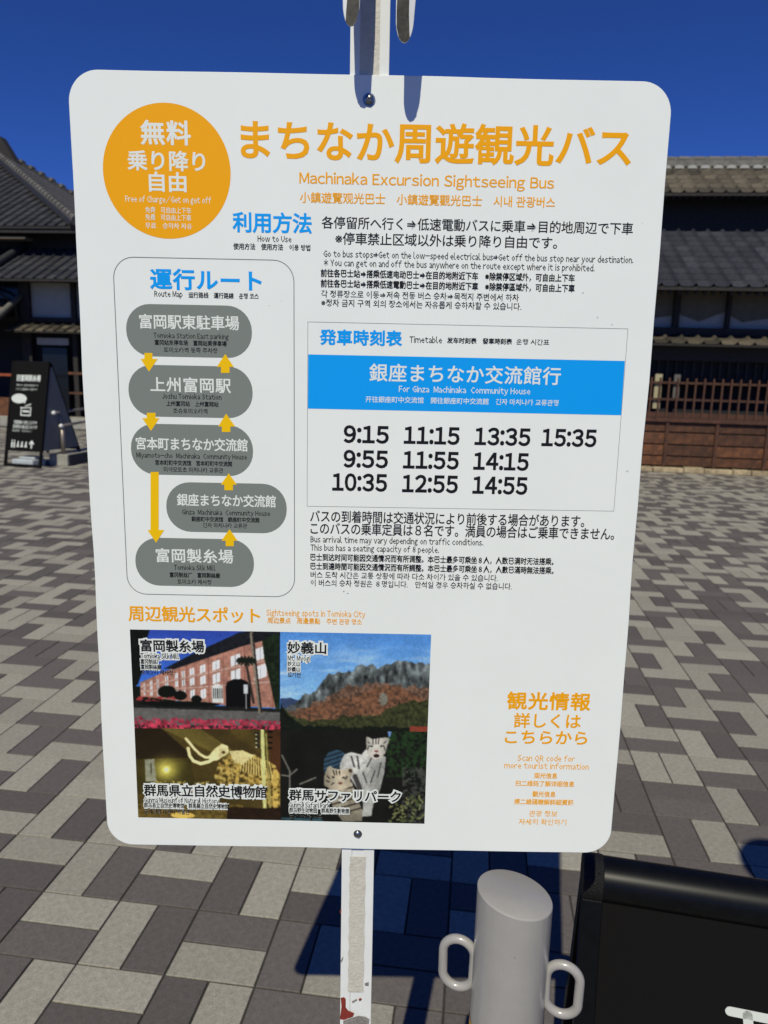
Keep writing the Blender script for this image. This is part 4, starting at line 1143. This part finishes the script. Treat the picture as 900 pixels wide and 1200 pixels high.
# hip ridges with stacked rounded tiles
def hip(p0, p1, n, r=0.075):
    p0, p1 = Vector(p0), Vector(p1); d = (p1 - p0)
    b = MB(); b.bar(p0 + Vector((0, 0, .05)), p1 + Vector((0, 0, .05)), .20, .12); base = b.build('hip_ridge', M['tile'], inn)
    b = MB(); b.bar(p0 + Vector((0, 0, .125)), p1 + Vector((0, 0, .125)), .14, .03); b.build('ridge_course', M['ridge'], base)
    for k in range(n):
        a = p0 + d * (k / n) + Vector((0, 0, .15)); c = p0 + d * ((k + 1) / n) + Vector((0, 0, .15))
        b = MB(); b.tube([a, a + (c - a) * .88], [r, r * .80], 10); b.build('ridge_tile', M['ridge'], base, smooth=40)
    b = MB(); e = p0 - d.normalized() * .04 + Vector((0, 0, .13)); b.tube([e, e - d.normalized() * .07], r * 1.45, 14); b.build('end_tile', M['ridge'], base, smooth=30)
hip((L2(CX), Y2(QE), ZE), (L2(CX - RUN), Y2(QE + RUN), ZE + RUN * SLP), 34)
# rake of the side slope with round end tiles
b = MB(); b.bar((L2(CX), Y2(QE + DEP), ZE + .06), (L2(CX - RUN), Y2(QE + DEP), ZE + RUN * SLP + .06), .2, .16); rk = b.build('rake', M['tile'], inn)
for k in range(18):
    t0 = .1 + k * .31
    b = MB(); c = Vector((L2(CX - t0), Y2(QE + DEP - .12), ZE + t0 * SLP + .15)); b.tube([c, c + Vector((0, .2, 0))], .055, 10); b.build('end_tile', M['ridge'], rk, smooth=30)
# taller gable block behind, at the very edge
b = MB(); pr = [(-13.50, 6.9), (-14.08, 7.82), (-19.0, 9.8), (-19.0, 6.0), (-13.5, 6.0)]
b.hexa([(L2(s_), Y2(21.6), z) for s_, z in pr], [(L2(s_), Y2(21.9), z) for s_, z in pr]); b.build('gable_block', M['dkwood'], inn)
# eave board and walls
ibox('fascia', -16.5, CX, QE + .03, QE + .10, ZE - .13, ZE - .02, M['dkwood'])
ibox('upper_wall', -16.5, CX - .02, 15.98, 16.1, 3.3, 4.45, M['dkwood'])
ibox('eave_soffit', -11, -9.55, 15.3, 15.6, 3.90, 3.95, mat('weathered_board', (.11, .09, .06), .9))
roof(inn, L2(-9.95), L2(-5.4), Y2(14.4), 2.99, Y2(16.0), 3.80, 'tile', (L2(-9.96), L2(-8.2)), name='lower_roof')
roof(inn, L2(-13.5), L2(-9.98), Y2(14.4), 2.99, Y2(16.0), 3.80, 'tile', (L2(-10.6), L2(-9.9)), name='lower_roof')
b = MB(); b.tube([(L2(-9.97), Y2(14.4), 3.08), (L2(-9.97), Y2(16.0), 3.90)], .075, 12); b.build('roof_ridge', M['tile'], inn, smooth=40)
ibox('plaster_wall', -9.42, -5.5, 15.2, 15.3, 2.28, 3.25, M['plaster'])
ibox('wall_beam', -13.5, -5.5, 15.12, 15.2, 2.20, 2.29, M['dkwood']); ibox('wall_beam', -13.5, -5.5, 15.12, 15.2, 3.00, 3.28, M['dkwood'])
for s in (-9.53, -8.44, -7.5, -6.5, -5.55): ibox('post', s - (.11 if s < -9.5 else .05), s + (.11 if s < -9.5 else .05), 15.10, 15.19, 0, 3.0, M['dkwood'])
roof(inn, L2(-9.75), L2(-5.4), Y2(14.7), 1.98, Y2(15.12), 2.14, 'tile_b', (L2(-9.76), L2(-8.2)), deck=.03, name='canopy')
ibox('white_board', -9.25, -8.55, 15.04, 15.08, 1.72, 1.86, M['plaster'])
ibox('glass_door', -9.15, -8.6, 15.06, 15.12, 0.3, 1.66, M['glass'])
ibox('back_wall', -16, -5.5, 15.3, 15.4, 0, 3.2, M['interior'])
ibox('side_wall', -5.6, -5.5, 15.3, 19, 0, 3.2, M['dkwood'])
# nearer side roof at the very edge, brown tiles, and its window above
roof(inn, L2(-12.6), L2(-9.62), Y2(13.9), 1.92, Y2(15.1), 2.62, 'tile_b', (L2(-10.6), L2(-9.6)), name='porch_roof')
b = MB(); b.tube([(L2(-9.62), Y2(13.9), 1.99), (L2(-9.62), Y2(15.1), 2.70)], .06, 12); b.build('porch_ridge', M['ridge'], inn, smooth=40)
ibox('window', -10.3, -9.68, 15.14, 15.19, 2.66, 2.95, M['glass'])
b = MB(); b.tube([(L2(-10.6), Y2(15.0), 2.98), (L2(-10.0), Y2(14.9), 2.80), (L2(-9.6), Y2(14.9), 2.52), (L2(-9.58), Y2(14.9), 2.2)], .03, 8); b.build('downpipe', M['dkwood'], inn, smooth=True)
# red brown fence rails and door frame at ground level
ibox('red_rail', -11.0, -8.9, 14.55, 14.60, 1.05, 1.10, mat('orange_red_wood', (.33, .07, .02), .7, noise=.3, nscale=8))
ibox('low_wall', -12.0, -9.0, 14.6, 14.75, 0.0, .60, M['redwood'])
ibox('lattice_post', -7.95, -7.87, 14.55, 14.62, 0.25, 1.40, M['redwood'])
ibox('lattice_cross_rail', -8.35, -5.6, 14.63, 14.67, 1.12, 1.17, M['redwood']); ibox('lattice_cross_rail', -8.35, -5.6, 14.63, 14.67, .72, .76, M['redwood'])
ibox('plinth', -12, -5.4, 14.5, 15.1, 0.001, .22, M['conc'], bev=.01)

# ------------------------------------------------------------------ ramp with handrail (left middle)
ramp = empty('ramp_step', (-4.41, 9.62, 0), rz=R(-8), label='low concrete ramp step beside the black sandwich board on the left', cat='step')
b = MB(); b.box(0.0, 0.258, 0.0, 2.2, 0.001, 0.15); b.box(0.275, 1.9, .9, 2.2, .001, .148); b.build('slab', M['conc'], ramp, bevel=.008)
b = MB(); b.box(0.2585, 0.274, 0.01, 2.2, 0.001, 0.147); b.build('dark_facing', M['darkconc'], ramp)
rail = empty('handrail', (-4.235, 9.66, 0.15), label='brown metal handrail with white end knobs above the concrete step', cat='handrail')
for (dx, dy, z) in ((0.0, -0.03, 0.37), (-0.055, -.10, 0.54)):
    b = MB(); b.tube([(dx, dy, z), (dx + .05, dy + 1.9, z + .03)], 0.017, 12); b.build('rail', M['steel'], rail, smooth=True)
    b = MB(); b.tube([(dx, dy - .028, z), (dx, dy - .02, z), (dx, dy, z), (dx, dy + .02, z), (dx, dy + .028, z)], [.008, .022, .028, .022, .008], 12); b.build('end_knob', M['knob'], rail, smooth=True)
b = MB(); b.tube([(0.0, 0.0, 0.0), (0.0, 0.0, 0.37)], 0.026, 14); b.build('post', M['steel'], rail, smooth=True)
b = MB(); b.tube([(.04, 1.7, 0.0), (.04, 1.7, 0.39)], 0.026, 14); b.build('post', M['steel'], rail, smooth=True)
b = MB(); b.tube([(0.0, 0.0, 0.34), (-0.03, .02, .44), (-.052, .02, .54)], 0.014, 10); b.build('bracket', M['steel'], rail, smooth=True)

# ------------------------------------------------------------------ black A-frame notice board (left middle)
f0, f1 = Vector((-4.914, 9.4415, 0)), Vector((-4.375, 9.3005, 0))
dirx = (f1 - f0); wA = dirx.length; yawA = math.atan2(dirx.y, dirx.x)
af = empty('sandwich_board', f0, rz=yawA, label='tall black A-frame notice board with white print in front of the left house', cat='signboard')
hA, ln_ = 1.335, 0.27     # front leaves lean back by ln_
def fp(x, t, o=0.0):      # point on the front leaf, t = height share
    n_ = Vector((0, -hA, ln_)).normalized()
    return Vector((x, ln_ * t, hA * t)) + n_ * o
def leaf(name, x0, x1, t0, t1, o0, o1, m, par=af):
    b = MB(); b.hexa([fp(x0, t0, o0), fp(x1, t0, o0), fp(x1, t1, o0), fp(x0, t1, o0)], [fp(x0, t0, o1), fp(x1, t0, o1), fp(x1, t1, o1), fp(x0, t1, o1)])
    return b.build(name, m, par)
leaf('leg', 0, .03, 0, 1, -.015, .015, M['blk_panel']); leaf('leg', wA - .03, wA, 0, 1, -.015, .015, M['blk_panel'])
leaf('bottom_bar', .031, wA - .031, 0.005, .03, -.012, .012, M['blk_panel'])
pa = leaf('panel', .031, wA - .031, .15, 1.0, -.010, .010, M['blk_panel'])
def rp(x, t, o=0.0):
    return Vector((x, ln_ + .02 + .52 * (1 - t), .10 * (1 - t) + hA * t)) + Vector((0, o, 0))
def rleaf(name, x0, x1, t0, t1, m, o0=-.01, o1=.01):
    b = MB(); b.hexa([rp(x0, t0, o0), rp(x1, t0, o0), rp(x1, t1, o0), rp(x0, t1, o0)], [rp(x0, t0, o1), rp(x1, t0, o1), rp(x1, t1, o1), rp(x0, t1, o1)])
    return b.build(name, m, af)
rleaf('leg', 0, .03, 0, .99, M['blk_panel']); rleaf('leg', wA - .03, wA, 0, .99, M['blk_panel'])
rleaf('rear_panel', .031, wA - .031, .06, .97, M['blk_panel'], -.004, .006)
rleaf('rear_lining', .031, wA - .031, .08, .96, M['grey_panel'], -.012, -.006)
b = MB(); b.hexa([fp(wA - .005, .16, -.02), rp(wA - .005, .10), rp(wA - .005, .95), fp(wA - .005, .95, -.02)], [fp(wA - .001, .16, -.02), rp(wA - .001, .10), rp(wA - .001, .95), fp(wA - .001, .95, -.02)])
b.build('side_gusset', M['grey_panel'], af)
AT = [('旧富岡製糸場', .09, .45, 1.12, .085, .05), ('お知らせ　見学は当日受付です', .09, .42, 1.03, .03, 0), ('スタンプ設置場所のご案内です', .09, .41, .98, .03, 0),
      ('手荷物預かり所はこちらです', .10, .45, .56, .05, .03), ('見学受付の窓口はこちらです', .09, .46, .505, .05, .03), ('開場時間　午前九時より', .09, .38, .455, .025, 0)]
def emit_a(it, me, co, w):
    s, xa, xb, z, h = it[:5]
    x_min, x_max = co[:, 0].min(), co[:, 0].max()
    for v, c in zip(me.vertices, co):
        x = xa + (c[0] - x_min) / (x_max - x_min) * (xb - xa); t = (z + (c[1] - .38) * h) / hA
        v.co = fp(x, t, .0115 + .02 * c[2])
    me.materials.clear(); link('lettering', me, M['white_ink'], pa)
make_text([(s, a, c, z, h, 'x', w) for s, a, c, z, h, w in AT], emit_a)
def aprint(name, poly, o=.0115):
    b = MB(); b.poly([fp(x, z / hA, o) for x, z in poly]); return b.build(name, M['white_ink'], pa)
aprint('speech_bubble', [(.13 + .115 * math.cos(R(a)) + .02, .86 + .06 * math.sin(R(a))) for a in range(0, 360, 15)])
aprint('speech_bubble_tail', [(.20, .82), (.25, .80), (.25, .83)])
for P in ([(.19, .66), (.345, .66), (.345, .645), (.19, .645)], [(.19, .66), (.205, .66), (.205, .74), (.19, .74)], [(.33, .66), (.345, .66), (.345, .76), (.33, .76)],
          [(.18, .74), (.27, .74), (.27, .752), (.18, .752)], [(.25, .76), (.34, .79), (.34, .802), (.25, .772)], [(.22, .69), (.315, .69), (.315, .715), (.22, .715)], [(.27, .745), (.345, .745), (.345, .757), (.27, .757)]):
    aprint('box_pictogram', P)
aprint('arrow_pictogram', [(.385, .24), (.405, .24), (.405, .30), (.43, .285), (.43, .305), (.395, .345), (.36, .305), (.36, .285), (.385, .30)])
for x in (.10, .135):
    aprint('person_pictogram', [(x - .011, .24), (x + .011, .24), (x + .011, .31), (x - .011, .31)]); aprint('person_pictogram', [(x + .01 * math.cos(R(a)), .328 + .01 * math.sin(R(a))) for a in range(0, 360, 45)])
for x in (.19, .25, .31):
    aprint('service_pictogram', [(x - .022, .25), (x + .022, .25), (x + .010, .285), (x + .014, .315), (x - .004, .325), (x - .012, .28)])
wt = MB(); wt.box(.10, .42, .02, .26, 0.002, .095); wt.box(.16, .40, .08, .26, .095, .125)
o = wt.build('ballast_weight', M['weight'], None, smooth=60, bevel=.03, seg=3); o.matrix_world = Matrix.Translation(f0 + Vector((0, 0, 0))) @ Matrix.Rotation(yawA, 4, 'Z')
tag(o, 'pale plastic water weight lying between the feet of the notice board', 'weight')
